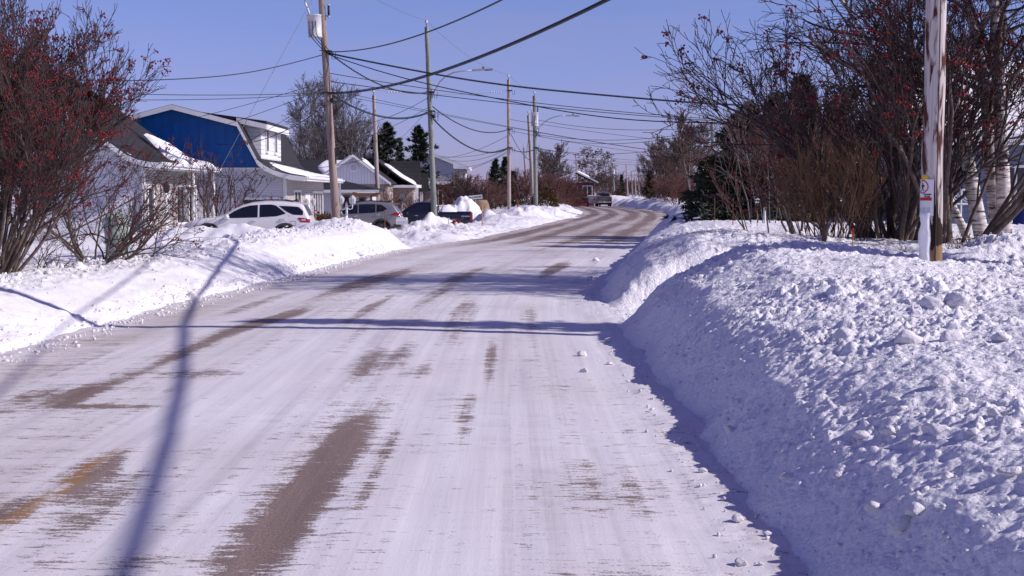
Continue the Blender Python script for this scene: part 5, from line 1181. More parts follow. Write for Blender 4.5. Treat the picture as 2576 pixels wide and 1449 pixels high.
# grey crossover
c = Car('grey_suv', (-10.1, 70.0, -.36), 'grey crossover with black wheel arches parked beyond the transformer pole', .925,
        [(0, .72), (.05, .90), (.3, .99), (.9, 1.08), (1.2, 1.12), (1.5, 1.25), (1.85, 1.45), (2.15, 1.58), (2.5, 1.655), (2.9, 1.685), (3.4, 1.68), (3.9, 1.63), (4.12, 1.59), (4.2, 1.55), (4.44, 1.22), (4.52, 1.10), (4.57, 1.02), (4.6, .75), (4.57, .5)], 4.6, 1.06, 'car_grey', rz=.02, arches=(.9, 3.6), group='cars parked in the yards')
c.patch('front_window', 'car_glass', [(1.5, 1.08), (2.42, 1.11)], [(1.5, 1.12), (1.85, 1.38), (2.15, 1.5), (2.42, 1.56)])
c.patch('rear_window', 'car_glass', [(2.48, 1.115), (3.3, 1.16)], [(2.48, 1.565), (2.9, 1.585), (3.3, 1.575)])
c.patch('quarter_window', 'car_glass', [(3.36, 1.17), (3.72, 1.24), (3.86, 1.32)], [(3.36, 1.57), (3.6, 1.55), (3.86, 1.36)])
c.top_patch('back_window', 'car_glass', 4.22, 4.42, .84)
c.patch('tail_light', 'tail_red', [(4.05, 1.05), (4.2, 1.02), (4.58, .98)], [(4.05, 1.06), (4.3, 1.18), (4.58, 1.10)], .012, each=True)
c.patch('sill', 'cladding', [(.4, .3), (4.2, .3)], [(.4, .46), (4.2, .48)], .012)
c.patch('rear_bumper', 'cladding', [(4.2, .42), (4.56, .42)], [(4.2, .60), (4.56, .62)], .014)
for sd_ in (-1, 1): m = MB(); m.tube([(2.1, sd_ * .60, 1.60), (2.3, sd_ * .61, 1.70), (3.0, sd_ * .62, 1.745), (3.7, sd_ * .61, 1.70), (3.9, sd_ * .6, 1.65)], .022, 6); m.build('roof_rail', M['dark_metal'], c.root, True)
m = MB(); m.prism([(3.75, -.02, 1.68), (4.0, -.02, 1.64), (3.96, -.02, 1.76)], (0, .04, 0)); m.build('antenna_fin', M['dark_metal'], c.root)
m = MB(); m.b2((4.08, -.6, 1.575), (4.4, .6, 1.61)); m.build('spoiler', M['car_grey'], c.root)
m = MB(); m.box((4.595, 0, .9), (.02, .36, .16)); m.build('licence_plate', M['paper_white'], c.root)
c.handle(2.3, .98); c.handle(3.38, 1.04); c.mirror(1.6, 1.12, 'car_grey'); c.wheels(); c.seam([(1.3, .5), (1.28, 1.0)]); c.seam([(2.45, .48), (2.45, 1.1)]); c.seam([(3.35, .7), (3.62, .95), (3.7, 1.2)])
c.seam([(3.85, .86), (4.1, .88), (4.1, 1.03), (3.85, 1.03), (3.85, .86)], .012, 'fuel_flap', 'cladding')

def pickup(name, loc, label, paint, rz, group=None):
    c = Car(name, loc, label, .98, [(0, .85), (.05, 1.08), (.4, 1.16), (1.35, 1.22), (1.5, 1.28), (1.75, 1.5), (2.1, 1.74), (2.4, 1.86), (2.8, 1.90), (3.5, 1.88), (3.62, 1.84), (3.74, 1.36), (3.78, 1.32), (5.6, 1.32), (5.68, 1.30), (5.7, 1.0), (5.7, .62)], 5.7, 1.2, paint, rz=rz, cat='pickup truck', group=group, tum=.2, zb=.45, arches=(1.0, 4.6), R=.4)
    c.patch('front_window', 'car_glass', [(1.8, 1.22), (2.65, 1.24)], [(1.8, 1.46), (2.1, 1.66), (2.4, 1.76), (2.65, 1.78)])
    c.patch('rear_window', 'car_glass', [(2.74, 1.24), (3.5, 1.25)], [(2.74, 1.785), (3.1, 1.79), (3.5, 1.74)])
    m = MB(); V = []
    for x, z, w in ((3.655, 1.74, .66), (3.735, 1.42, .76)): V += [(x + .012, -w, z), (x + .012, w, z)]
    m.add(V, [(0, 1, 3, 2)]); m.build('back_window', M['car_glass'], c.root)
    m = MB(); m.b2((5.70, -.74, .72), (5.735, .74, 1.28)); tg_ = m.build('tailgate', M[paint], c.root)
    m = MB(); m.box((5.74, 0, 1.08), (.015, .2, .06)); m.build('emblem', M['chrome'], tg_)
    m = MB(); m.b2((5.70, -.95, .5), (5.86, .95, .68)); bp_ = m.build('bumper', M['chrome'], c.root)
    m = MB(); m.box((5.87, 0, .6), (.02, .34, .16)); m.build('licence_plate', M['paper_white'], bp_)
    for sd_ in (-1, 1): m = MB(); m.b2((5.60, sd_ * .78, .78), (5.72, sd_ * .955, 1.24)); m.build('tail_light', M['tail_red'], c.root)
    m = MB(); m.b2((3.60, -.12, 1.855), (3.68, .12, 1.9)); m.build('cab_light', M['tail_red'], c.root)
    c.handle(2.4, 1.1); c.handle(3.35, 1.12); c.mirror(1.85, 1.22, 'dark_metal'); c.wheels(); c.seam([(1.7, .6), (1.7, 1.22)]); c.seam([(2.7, .6), (2.7, 1.22)]); c.seam([(3.68, .55), (3.7, 1.3)])
    return c
c = pickup('dark_pickup', (-8.1, 83.6, -.66), 'navy blue pickup with snow in its bed parked half buried past the grey crossover', 'car_navy', .02, 'cars parked in the yards')
m = MB(); V = []; nx, ny = 14, 8
for i in range(nx + 1):
    for j in range(ny + 1):
        a, b_ = i / nx, j / ny; V.append((3.8 + a * 1.35, -.85 + b_ * 1.7, 1.30 + (.42 * math.sin(math.pi * min(1, a * 1.0 + .22)) ** .8 * math.sin(math.pi * b_) ** .4 if 0 < i < nx and 0 < j < ny else .02)))
m.add(V, [(i * (ny + 1) + j, (i + 1) * (ny + 1) + j, (i + 1) * (ny + 1) + j + 1, i * (ny + 1) + j + 1) for i in range(nx) for j in range(ny)])
so = m.build('bed_snow', M['snow_clean'], c.root, True)
m = MB()
for k in range(9): m.box((5.10 + k * .055, -(c.hw(5.2, 1.05) + .006), 1.06), (.035, .008, .07 if k % 3 else .055))
m.build('badge_lettering', M['chrome'], c.root)
pt = at(1521, 521, 186); pt.z = .1
dirn = math.atan2(-1, .02)
c = pickup('driving_pickup', (pt.x + .3, pt.y + 5.75, .08), 'olive brown pickup seen from behind driving away down the middle of the road', 'car_olive', math.radians(-90), 'cars on the road')
c.root.location = (pt.x, pt.y + 5.75, .05)
fc = at(1556, 500, 330)
c = Car('far_car', (fc.x, fc.y, .35), 'tiny dark car far away where the road dips out of sight', .9, [(0, .7), (.1, .95), (.9, 1.05), (1.3, 1.1), (1.9, 1.5), (2.4, 1.6), (3.6, 1.55), (4.1, 1.2), (4.4, 1.0), (4.45, .6)], 4.45, 1.0, 'car_navy', rz=math.radians(70), arches=(.85, 3.5), R=.34, group='cars on the road')
c.patch('side_window', 'car_glass', [(1.45, 1.05), (3.7, 1.08)], [(1.45, 1.1), (2.0, 1.42), (3.3, 1.45), (3.7, 1.25)]); c.wheels(False)
# grey trailer box in front of the red house
b0 = at(1494, 498, 188); O = (b0.x, b0.y, 0)
T = empty('utility_trailer', O, 'low grey box trailer with a small red mark beside the driving pickup', 'trailer')
m = MB(); m.box((b0.x, b0.y, .95), (1.5, 2.6, .95)); m.build('box_body', M['sign_grey'], T, False, O)
m = MB(); m.box((b0.x, b0.y, 1.5), (1.6, 2.7, .12)); m.build('snow_cover', M['snow_clean'], T, False, O)
m = MB()
m.box((b0.x - .05, b0.y - 1.31, 1.0), (.22, .02, .22)); m.build('red_mark', M['ink_red'], T, False, O)
for sg in (-1, 1):
    m = MB(); m.tube([(b0.x + sg * .72, b0.y, .35), (b0.x + sg * .9, b0.y, .35)], [.33, .33], 16); m.build('wheel', M['tyre'], T, True, O)

# ------------------------------------------------------------------ planting
def px(x, y_unused, Y): return ga(x, 0, Y)
# left rowans and shrubs
R_ = multi_stem('rowan_bush', 11, ga(-40, 0, 21.0), 'large red berried rowan clump in front of the brick house', 'bush', 36, 3.5, (2, 44), .036, lean=(.07, -.03), berries=(.10, .035, 6, .018), group='red berried bushes', kids=(10, 7, 5), base_r=.28, rmin=.0042, up=(.06, .09, .10), wob=.08, ang=(.25, .7))
multi_stem('rowan_bush', 14, ga(-120, 0, 22.4), 'red berried rowan stems half out of the frame beside the large clump', 'bush', 14, 4.1, (2, 45), .045, lean=(.08, 0), berries=(.12, .035, 5, .017), group='red berried bushes', kids=(9, 6, 4), base_r=.3, rmin=.0045, up=(.06, .11, .11), wob=.075, ang=(.2, .6))
multi_stem('bare_bush', 21, ga(238, 0, 24.8), 'bare dark thicket with few berries beside the green wrapped shrub', 'bush', 18, 2.15, (5, 60), .03, berries=(.07, .03, 5, .016), kids=(6, 5, 2), base_r=.35, rmin=.004, wob=.14, up=(.04, .06, .05))
multi_stem('bare_bush', 23, ga(330, 0, 25.6), 'sparse bent stems leaning away from the green wrapped shrub', 'bush', 5, 1.75, (15, 60), .022, lean=(.25, 0), kids=(5, 3, 2), base_r=.15, rmin=.004, wob=.16)
multi_stem('bare_bush', 24, ga(95, 0, 23.2), 'low tangle of thin twigs at the foot of the large red berried clump', 'bush', 14, .85, (5, 60), .012, kids=(4, 3, 2), base_r=.5, rmin=.0035, wob=.16, mats=('twig_brown', 'twig_brown'))
multi_stem('rowan_bush', 31, ga(540, 0, 55.6), 'bare rowan with dark berry tufts between the white crossover and the blue gable', 'bush', 17, 3.35, (4, 44), .05, berries=(.05, .06, 6, .03), group='red berried bushes', kids=(5, 3, 2), base_r=.45, rmin=.009, up=(.05, .08, .06), wob=.11)
multi_stem('weed_stalk', 41, ga(482, 0, 42.5), 'few dry stalks poking through snow before the white crossover hood', 'dry plant', 6, .45, (10, 55), .008, kids=(2, 2, 1), base_r=.08, rmin=.004, mats=('twig_brown', 'twig_brown'))
multi_stem('weed_stalk', 42, ga(620, 0, 31.5), 'tiny dry stalks poking out of the bank crest by the houses', 'dry plant', 5, .3, (10, 55), .006, kids=(2, 2, 1), base_r=.08, rmin=.003, mats=('twig_brown', 'twig_brown'))
# right thicket
multi_stem('rowan_bush', 51, ga(2262, 0, 25.6), 'biggest red berried rowan spreading from behind the ochre brush', 'bush', 26, 4.6, (2, 36), .054, lean=(.0, 0), berries=(.045, .045, 8, .024), group='red berried bushes', kids=(9, 6, 4), base_r=.6, rmin=.006, up=(.05, .08, .07), wob=.095, ang=(.25, .75))
multi_stem('rowan_bush', 52, ga(2418, 0, 23.8), 'red berried rowan just behind the bleached pole, leaning toward the birches', 'bush', 13, 4.6, (3, 44), .056, lean=(.2, .02), berries=(.06, .045, 8, .026), group='red berried bushes', kids=(7, 6, 4), base_r=.4, rmin=.006, wob=.075, ang=(.2, .65))
multi_stem('rowan_bush', 53, ga(2020, 0, 30.5), 'reddish rowan with leaning stems in front of the dark spruces', 'bush', 8, 2.7, (5, 48), .034, lean=(-.26, 0), berries=(.05, .05, 6, .024), group='red berried bushes', kids=(7, 5, 3), base_r=.6, rmin=.006, mats=('bark', 'twig_red'))
multi_stem('rowan_bush', 54, ga(2150, 0, 29.0), 'second reddish rowan behind the ochre brush', 'bush', 8, 3.0, (3, 42), .042, lean=(-.05, 0), berries=(.05, .05, 6, .024), group='red berried bushes', kids=(7, 5, 3), base_r=.5, rmin=.006, mats=('bark', 'twig_red'))
multi_stem('brush_clump', 55, ga(2105, 0, 24.3), 'ochre clump of upright thin stems between the reddish rowans', 'bush', 44, 1.6, (2, 20), .012, kids=(5, 4, 2), base_r=.6, rmin=.0045, mats=('twig_ochre', 'twig_ochre'), wob=.06, ang=(.15, .5))
multi_stem('brush_clump', 56, ga(2230, 0, 26.4), 'brown brush clump at the feet of the biggest rowan', 'bush', 40, 1.3, (2, 30), .012, kids=(5, 4, 2), base_r=.6, rmin=.0045, mats=('twig_brown', 'twig_brown'), wob=.08, ang=(.15, .6))
multi_stem('bare_bush', 57, ga(1945, 0, 31.0), 'slim leaning saplings at the road edge of the dark spruces', 'bush', 5, 2.4, (4, 40), .02, lean=(-.22, 0), kids=(5, 4, 2), base_r=.75, rmin=.006, mats=('bark', 'twig_red'), berries=(.03, .05, 5, .022))
multi_stem('bare_bush', 58, ga(1925, 0, 38.0), 'tall pale twigged saplings rising above the dark spruces', 'bush', 5, 4.6, (2, 22), .022, lean=(-.05, 0), kids=(6, 4, 2), base_r=1.0, rmin=.008, mats=('twig_grey', 'twig_grey'))
for i, (x, Y, h_, lb) in enumerate([(2290, 18.9, .5, 'low reddish twigs between the bleached pole and the ochre brush'), (2405, 18.6, .55, 'low reddish twigs between the bleached pole and the birches'), (2480, 19.2, .5, 'small forked twig in the snow before the birches'), (2200, 20.5, .55, 'low reddish twigs under the biggest rowan')]):
    multi_stem('low_twigs', 61 + i, ga(x, 0, Y), lb, 'bush', 18 if i != 2 else 4, h_, (10, 70), .008, kids=(4, 3, 2), base_r=.45 if i != 2 else .1, rmin=.0035, mats=('twig_red', 'twig_red'), wob=.15)
for i, (x, Y, ln, h_, lb) in enumerate([(2500, 25, (-.20, .05), 9.5, 'white birch leaning toward the bleached pole'), (2548, 25.4, (.03, 0), 10.5, 'upright white birch at the edge of the frame'), (2532, 25.7, (-.05, 0), 10, 'dark barked birch stem between the two white birches')]):
    if i == 0: bare_tree('birch_tree', 77, ga(2470, 0, 26.2), 'thin birch stem arching over the red berried rowans', 'tree', 7.4, .085, ('birch', 'twig_dark'), .42, (22, 8, 6), 'birches behind the bleached pole', .0055, (-.035, .0, -.05), (.5, 1.1), .4, (-.42, 0), 1, .05)
    bare_tree('birch_tree', 71 + i, ga(x, 0, Y), lb, 'tree', h_, .145, ('birch', 'twig_dark'), .38, (20, 8, 6), 'birches behind the bleached pole', .0055, (.0, .0, -.06), (.6, 1.2), .27, ln, 1, .07)
# conifers on the right
for i, (x, Y, yt, w, mt, lb, wh) in enumerate([(1868, 44, 290, 3.7, 'needle', 'broadest dark spruce, at the road end of its row', 24), (1888, 54, 262, 3.6, 'needle', 'dark spruce behind the broad low spruce', 24), (1955, 52, 236, 3.3, 'needle', 'dark spruce among the reddish rowans', 24), (2022, 47, 196, 3.0, 'needle', 'tallest dark spruce beside the reddish rowans', 26), (1800, 50, 400, 2.3, 'needle_brown', 'small brownish spruce in front of the dark spruce row', 18), (2110, 50, 250, 3.4, 'needle', 'dark spruce hidden behind the reddish rowan stems', 22)]):
    p = ga(x, 0, Y); conifer('spruce_tree', 81 + i, p, lb, 'tree', at(x, yt, Y).z - p.z, w, mt, wh, 9, 12, .2, 'dark spruces beside the road', .7, .2, .08, .03, 6, .2)
for i, (x, yt, yb, Y, w, lb) in enumerate([(1638, 432, 503, 176, 2.15, 'taller of two small brownish cedars on the far bank'), (1676, 447, 506, 172, 2.3, 'shorter of two small brownish cedars on the far bank')]):
    p = ga(x, 0, Y); conifer('cedar_tree', 91 + i, p, lb, 'tree', at(x, yt, Y).z - p.z, w, 'needle_brown' if i else 'needle_brown', 20, 8, 8, .2, 'small cedars on the far bank', .55, .05, .1, .02, 4)
p = Vector((9.9, 16.25, gz(9.9, 16.25))); conifer('cedar_tree', 95, p, 'narrow evergreen standing beyond the bleached pole, its shadow crossing the road', 'tree', 8.1, 1.5, 'needle', 30, 8, 10, .2, None, .35, .05, 0, .03, 5)
# conifers on the left
for i, (x, Y, yt, w, lb) in enumerate([(945, 119, 338, 4.6, 'lowest dark spruce behind the low gabled house'), (972, 120, 308, 4.8, 'taller dark spruce behind the low gabled house roof'), (1052, 117, 318, 5.4, 'ragged dark spruce next to the grey green pole')]):
    p = ga(x, 0, Y); conifer('spruce_tree', 101 + i, p, lb, 'tree', at(x, yt, Y).z - p.z, w, 'needle', 19, 7, 12, .3, 'dark spruces behind the houses', .8, .1, .15, .05, 5, .45)
for i, (x, Y, yt, w, lb) in enumerate([(1246, 136, 402, 3.2, 'pointed spruce beside the pale corner pole'), (1270, 150, 396, 2.8, 'spruce top hidden behind the pale corner pole'), (1292, 145, 432, 2.8, 'short spruce between the corner pole and the leaning pole'), (1566, 285, 440, 2.2, 'lone dark conifer at the far road end'), (1703, 185, 366, 3.2, 'pine top above the woods nearer the two cedars'), (1730, 178, 362, 3.2, 'pine top above the woods nearer the spruces'), (1004, 126, 356, 1.8, 'thin spruce between the two dark spruces')]):
    p = ga(x, 0, Y); conifer('spruce_tree', 111 + i, p, lb, 'tree', at(x, yt, Y).z - p.z, w, 'needle', 20, 7, 9, .24, 'farther conifers', .85, .12, .1, .04, 5)
# big bare trees behind the houses
bt = bare_tree('bare_tree', 121, ga(800, 0, 116), 'bare tree behind the bell cast roof', 'tree', 9.2, .16, ('twig_grey', 'twig_grey'), .42, (16, 9, 6), 'bare trees behind the houses', .014, (.02, .12, .07), (.4, .9), .15, (0, 0), 3, .06)
bt2 = bare_tree('bare_tree', 122, ga(880, 0, 118), 'tallest bare tree behind the transformer pole', 'tree', 10.2, .17, ('twig_grey', 'twig_grey'), .42, (16, 9, 6), 'bare trees behind the houses', .014, (.02, .12, .07), (.4, .9), .15, (0, 0), 3, .06)
def dup(src, loc, label, sc=1.0, rz=0.0, group=None, sz=None):
    c = copy_tree(src); c.location = loc; c.rotation_euler = (0, 0, rz); c.scale = (sc, sc, sz or sc); c['label'] = label
    if group: c['group'] = group
    return c
dup(bt, ga(752, 0, 122), 'low bare tree showing beside the white dormer', .72, 2.0); dup(bt2, ga(846, 0, 126), 'bare tree showing between the two poles behind the snowy roof', .85, 1.1); dup(bt, ga(915, 0, 124), 'bare tree touching the dark spruces behind the low house', .8, 3.5)
# bushes and woods farther off, copied from a few kinds
rb = multi_stem('red_twig_bush', 131, ga(1318, 0, 140), 'red twigged bush behind the pair of poles past the corner', 'bush', 22, 3.2, (2, 50), .03, kids=(7, 5, 2), base_r=.7, rmin=.016, mats=('twig_red', 'twig_red'), group='far red brown bushes')
wt = bare_tree('bare_tree', 132, ga(1390, 0, 180), 'pale bare tree behind the greenish pole', 'tree', 6.5, .1, ('twig_grey', 'twig_brown'), .5, (14, 8, 5), 'far bare trees', .022, (.02, .1, .06), (.4, .9), .2, (0, 0), 2, .06)
lt = bare_tree('larch_tree', 133, ga(1502, 0, 262), 'bare larch behind the small red house', 'tree', 9.5, .12, ('twig_grey', 'twig_brown'), .26, (26, 8, 4), 'bare larches behind the red house', .03, (.0, .03, .02), (1.0, 1.5), .12, (0, 0), 1, .04)
for x, Y, sc in ((1290, 150, .8), (1345, 150, 1.0), (1372, 152, .95), (1400, 160, 1.0), (1425, 165, .95), (1445, 190, .8), (1160, 118, .95), (1190, 124, .9), (1222, 130, .75), (1440, 175, .55), (1528, 300, 1.5), (1548, 300, 1.4), (1612, 420, 1.7), (1586, 400, 1.4), (1650, 200, .9), (1720, 150, .9), (1735, 135, .75), (1690, 160, 1.0), (1665, 185, .9), (1710, 130, .8)):
    dup(rb, ga(x, 0, Y), 'red brown leafless bush in the hedges lining the distant street', sc, x * .7)
rb['label'] = 'red brown leafless bush in the hedges lining the distant street'
for x, Y, sc, lb in ((1365, 200, .95, 'taller'), (1420, 205, .9, 'lower'), (1655, 190, 1.0, ''), (1690, 175, 1.05, ''), (1715, 165, 1.1, ''), (1745, 112, .95, ''), (1640, 240, 1.0, ''), (1672, 150, .8, ''), (1735, 140, 1.1, '')):
    dup(wt, ga(x, 0, Y), '%s bare tree by the pale pole before the red house' % lb if lb else 'bare grey tree of the woods behind the two small cedars', sc, x * .37)
for x, Y, sc in ((1468, 268, .9), (1484, 264, 1.0), (1515, 270, .95), (1532, 262, .98), (1492, 285, .85), (1545, 280, .8)):
    dup(lt, ga(x, 0, Y), 'bare larch behind the small red house', sc, x * .5)
multi_stem('bare_bush', 141, ga(1008, 0, 91), 'reddish bare bush in front of the tan wall of the gabled house', 'bush', 15, 2.6, (4, 50), .03, kids=(6, 4, 2), base_r=.4, rmin=.012, mats=('twig_red', 'twig_red'), wob=.14)
multi_stem('bare_bush', 142, ga(1168, 0, 112), 'dense dark bare bush in front of the two storey house', 'bush', 22, 2.9, (4, 55), .04, kids=(7, 5, 3), base_r=.8, rmin=.014, mats=('twig_dark', 'twig_dark'), wob=.13)
leafy_bush('cedar_hedge', 151, ga(806, 0, 66), 'brownish clipped cedar hedge under the blue house windows', 'hedge', (1.6, 3.0, 1.05), 'needle_dead', 2600, .1)
leafy_bush('round_bush', 152, ga(1372, 0, 119), 'rusty round evergreen bush at the greenish pole base', 'bush', (2.3, 2.0, 1.6), 'needle_dead', 1600, .16)
leafy_bush('round_bush', 153, ga(1558, 0, 240), 'dark round bush at the far road end', 'bush', (2.6, 2.6, 1.6), 'needle_dead', 700, .25)

# ------------------------------------------------------------------ small things in the yards
p = ga(284, 0, 26.8); W_ = empty('wrapped_shrub', p, 'small shrub wrapped in pale green cloth and rope', 'wrapped shrub')
m = MB(); rng = random.Random(8); n = 30; V = []; prof = [(-.15, .19), (0, .195), (.1, .215), (.2, .215), (.32, .235), (.44, .235), (.56, .25), (.66, .24), (.74, .225), (.80, .17), (.83, .1), (.83, .02)]
for z, r in prof: V += [p + Vector((math.cos(2 * math.pi * j / n) * r * (1 + .05 * math.sin(j * 1.3 + z * 6) + .03 * math.sin(j * 2.9 - z * 11) + rng.uniform(-.02, .02)), math.sin(2 * math.pi * j / n) * r, z + (.05 * math.sin(j * 1.9) + rng.uniform(-.02, .02)) * (z > .7))) for j in range(n)]
m.add(V, [(i * n + j, i * n + (j + 1) % n, (i + 1) * n + (j + 1) % n, (i + 1) * n + j) for i in range(len(prof) - 1) for j in range(n)]); m.build('cloth', M['green_cloth'], W_, True, p)
m = MB(); m.tube([p + Vector((math.cos(a * .5) * (.275 - .002 * a), math.sin(a * .5) * .27, .15 + a * .022)) for a in range(26)], .009, 5); m.build('rope', M['green_rope'], W_, False, p)

p = ga(868, 0, 60.0); LP_ = empty('lamp_post', p, 'white double lantern garden lamp post beside the transformer pole', 'lamp post')
zt = at(868, 520, 60).z; m = MB(); m.tube([p - Vector((0, 0, .3)), Vector((p.x, p.y, zt - .1)), Vector((p.x, p.y, zt + .05)), Vector((p.x, p.y, zt + .22))], [.05, .045, .06, .02], 8)
for sg in (-1, 1): m.tube([Vector((p.x, p.y, zt - .02)), Vector((p.x + sg * .12, p.y, zt - .12)), Vector((p.x + sg * .24, p.y, zt - .08)), Vector((p.x + sg * .25, p.y, zt + .1))], .022, 6)
m.build('post', M['white_paint'], LP_, True, p)
for sg in (-1, 1):
    m = MB(); c = Vector((p.x + sg * .25, p.y, zt + .1)); m.tube([c, c + Vector((0, 0, .05)), c + Vector((0, 0, .26)), c + Vector((0, 0, .34)), c + Vector((0, 0, .4))], [.06, .12, .15, .09, .02], 8); l_ = m.build('lantern', M['porcelain'], LP_, False, p)
    m = MB(); 
    for k in range(6): a = k * math.pi / 3; m.tube([c + Vector((math.cos(a) * .125, math.sin(a) * .125, .05)), c + Vector((math.cos(a) * .155, math.sin(a) * .155, .26))], .012, 4)
    m.build('lantern_frame', M['white_paint'], l_, False, p)

p = ga(906, 0, 84); FB = empty('wooden_frame', p, 'brown wooden beam on posts with snow on it by the slim pale pole', 'wooden frame')
m = MB(); za = at(900, 490, 84).z; xa, xb = at(884, 0, 84).x, at(948, 0, 84).x
m.b2((xa, 83.9, za - .09), (xb, 84.1, za + .10)); m.b2((xa - .02, 83.88, -.9), (xa + .16, 84.12, za + .16)); m.b2((xb - .5, 83.92, -.9), (xb - .36, 84.08, za - .09)); m.build('beam', M['brown_wood'], FB, False, p)
m = MB(); m.b2((xa + .3, 83.92, za + .10), (xb - .2, 84.08, za + .17)); m.build('snow_cap', M['snow_clean'], FB, False, p)

def stake(x, y0, y1, Y, r, mat, label, name='marker_stake', disc=None, dm='paper_white', top=None):
    t = at(x, y0, Y); b_ = at(x, y1, Y); b_.z = min(b_.z, gz(b_.x, b_.y)) - .1
    root = empty(name, b_, label, 'stake', 'stakes in the snow'); m = MB(); m.tube([b_, t], r, 6); m.build('stick', M[mat], root, False, b_)
    if disc:
        m = MB(); m.tube([t + Vector((0, -r - .002, 0)), t + Vector((0, -r - .02, 0))], [disc, disc], 16); d_ = m.build('disc', M[dm], root, False, b_)
        if dm == 'ink_red': m = MB(); m.tube([t + Vector((0, -r - .021, 0)), t + Vector((0, -r - .027, 0))], [disc * .68, disc * .68], 16); m.box(t + Vector((0, -r - .03, 0)), (disc * .9, .005, disc * .35)); m.build('disc_face', M['paper_white'], d_, False, b_)
    if top: m = MB(); m.tube([t - Vector((0, 0, .14)), t + Vector((0, 0, .01))], r * 1.3, 6); m.build('tip', M[top], root, False, b_)
stake(794, 534, 562, 53.4, .018, 'orange_stake', 'little round red and white disc on a stick behind the white crossover', disc=.085, dm='ink_red')
stake(968, 528, 578, 62, .018, 'brown_wood', 'thin brown stick beside the grey crossover tail')
stake(1213, 516, 562, 68, .03, 'orange_stake', 'orange wooden stake before the snow heap behind the dark pickup')
stake(1129, 548, 568, 64.5, .028, 'paper_white', 'short white stake beside the red shovel')
stake(1844, 499, 548, 35, .011, 'dark_red', 'dark red stick in the bank before the spruces')
stake(1889, 500, 548, 36, .014, 'dark_metal', 'dark thin stick between the red stick and the white disc')
stake(1905, 505, 548, 34, .009, 'brown_wood', 'white round disc on a thin stick before the spruces', disc=.06)
stake(1798, 496, 556, 39, .008, 'brown_wood', 'thin brown stick at the road end of the spruces')
stake(1924, 522, 545, 40, .035, 'paper_white', 'white stubby post under the spruces')
stake(2146, 575, 606, 22.4, .010, 'yellow_tag', 'yellow stake with red tip in front of the ochre brush', top='ink_red')
stake(1663, 489, 510, 150, .06, 'paper_white', 'pale stick in front of the shorter small cedar')
stake(1226, 535, 558, 96, .03, 'paper_white', 'thin white stick in the snow near the street name sign')

p = ga(1011, 0, 61.5); p.z = at(1011, 596, 61.5).z; MBX = empty('mailbox', p, 'white mailbox on a thin post in the snow by the grey crossover', 'mailbox')
c = at(1011, 557.5, 61.5); m = MB(); V = []
sec = [(-.13, -.12), (.13, -.12), (.13, .04), (.11, .10), (.06, .135), (0, .145), (-.06, .135), (-.11, .10), (-.13, .04)]
m.prism([c + Vector((-.25, y, z)) for y, z in sec], (.5, 0, 0)); o = m.build('box', M['paper_white'], MBX, False, p)
m = MB(); m.box(c + Vector((.256, 0, -.01)), (.012, .22, .2)); m.build('door', M['sign_grey'], o, False, p)
m = MB()
for dx in (-.12, -.02, .09): m.box(c + Vector((dx, -.133, -.03)), (.018, .004, .09), rot=Matrix.Rotation(.25 if dx < 0 else -.1, 3, 'Y'))
m.build('marks', M['ink_grey'], o, False, p)
m = MB(); m.tube([p - Vector((0, 0, .3)), c - Vector((0, 0, .12))], .03, 6); m.build('post', M['grey_metal'], MBX, False, p)
m = MB(); m.box(c + Vector((0, 0, .155)), (.46, .2, .05)); m.build('snow_cap', M['snow_clean'], o, False, p)

p = at(1142, 566, 63.6); SC = empty('snow_shovel', p, 'red snow scoop lying on the snow mound in front of the dark pickup', 'snow shovel')
m = MB(); a = p + Vector((-.22, 0, -.05))
m.add([a, a + Vector((.12, -.2, -.02)), a + Vector((.5, -.1, .16)), a + Vector((.44, .1, .28)), a + Vector((.06, .08, .12)), a + Vector((.06, .02, .16)), a + Vector((.42, .06, .33))], [(0, 1, 2, 3, 4), (0, 4, 5), (4, 3, 6, 5), (0, 5, 6, 3)]); m.build('scoop', M['red_plastic'], SC, False, p)
m = MB(); m.tube([a + Vector((.46, .05, .25)), a + Vector((.6, .5, .36)), a + Vector((.66, .62, .34))], .016, 6); m.build('handle', M['dark_metal'], SC, False, p)

p = ga(1013, 0, 91); ST = empty('stop_sign', p, 'grey back of an octagonal stop sign beside the gabled house porch', 'sign')
c = at(1012, 500, 91); R = Matrix.Rotation(math.radians(-50), 3, 'Z'); m = MB()
m.prism([c + R @ Vector((math.cos(math.pi / 8 + k * math.pi / 4) * .33, -.03, math.sin(math.pi / 8 + k * math.pi / 4) * .33)) for k in range(8)], R @ Vector((0, -.01, 0))); m.build('plate', M['sign_grey'], ST, False, p)
m = MB(); m.tube([Vector((c.x, c.y, -1)), c + Vector((0, 0, .3))], .03, 6); m.build('post', M['grey_metal'], ST, False, p)

def text_mesh(txt, size, name, mat, parent, origin, fn, bold=False):
    cu = bpy.data.curves.new(name, 'FONT'); cu.body = txt; cu.size = size; cu.align_x = 'CENTER'; cu.align_y = 'CENTER'; cu.resolution_u = 3; cu.offset = size * .03 if bold else 0
    ob = bpy.data.objects.new(name, cu); col.objects.link(ob); bpy.context.view_layer.update()
    me = bpy.data.meshes.new_from_object(ob.evaluated_get(bpy.context.evaluated_depsgraph_get())); bpy.data.objects.remove(ob); bpy.data.curves.remove(cu)
    for v in me.vertices: v.co = fn(v.co.x, v.co.y) - Vector(origin)
    me.name = name; me.materials.clear(); me.materials.append(M[mat]); return link(bpy.data.objects.new(name, me), parent)
p = ga(1197, 0, 104); p.z -= .1; SS = empty('street_sign', p, 'white street name plate reading Rue DAVID at the side street corner', 'sign')
c = at(1196, 496, 104); ti = math.radians(6); m = MB(); ex, ez = Vector((math.cos(ti), 0, math.sin(ti))), Vector((-math.sin(ti), 0, math.cos(ti)))
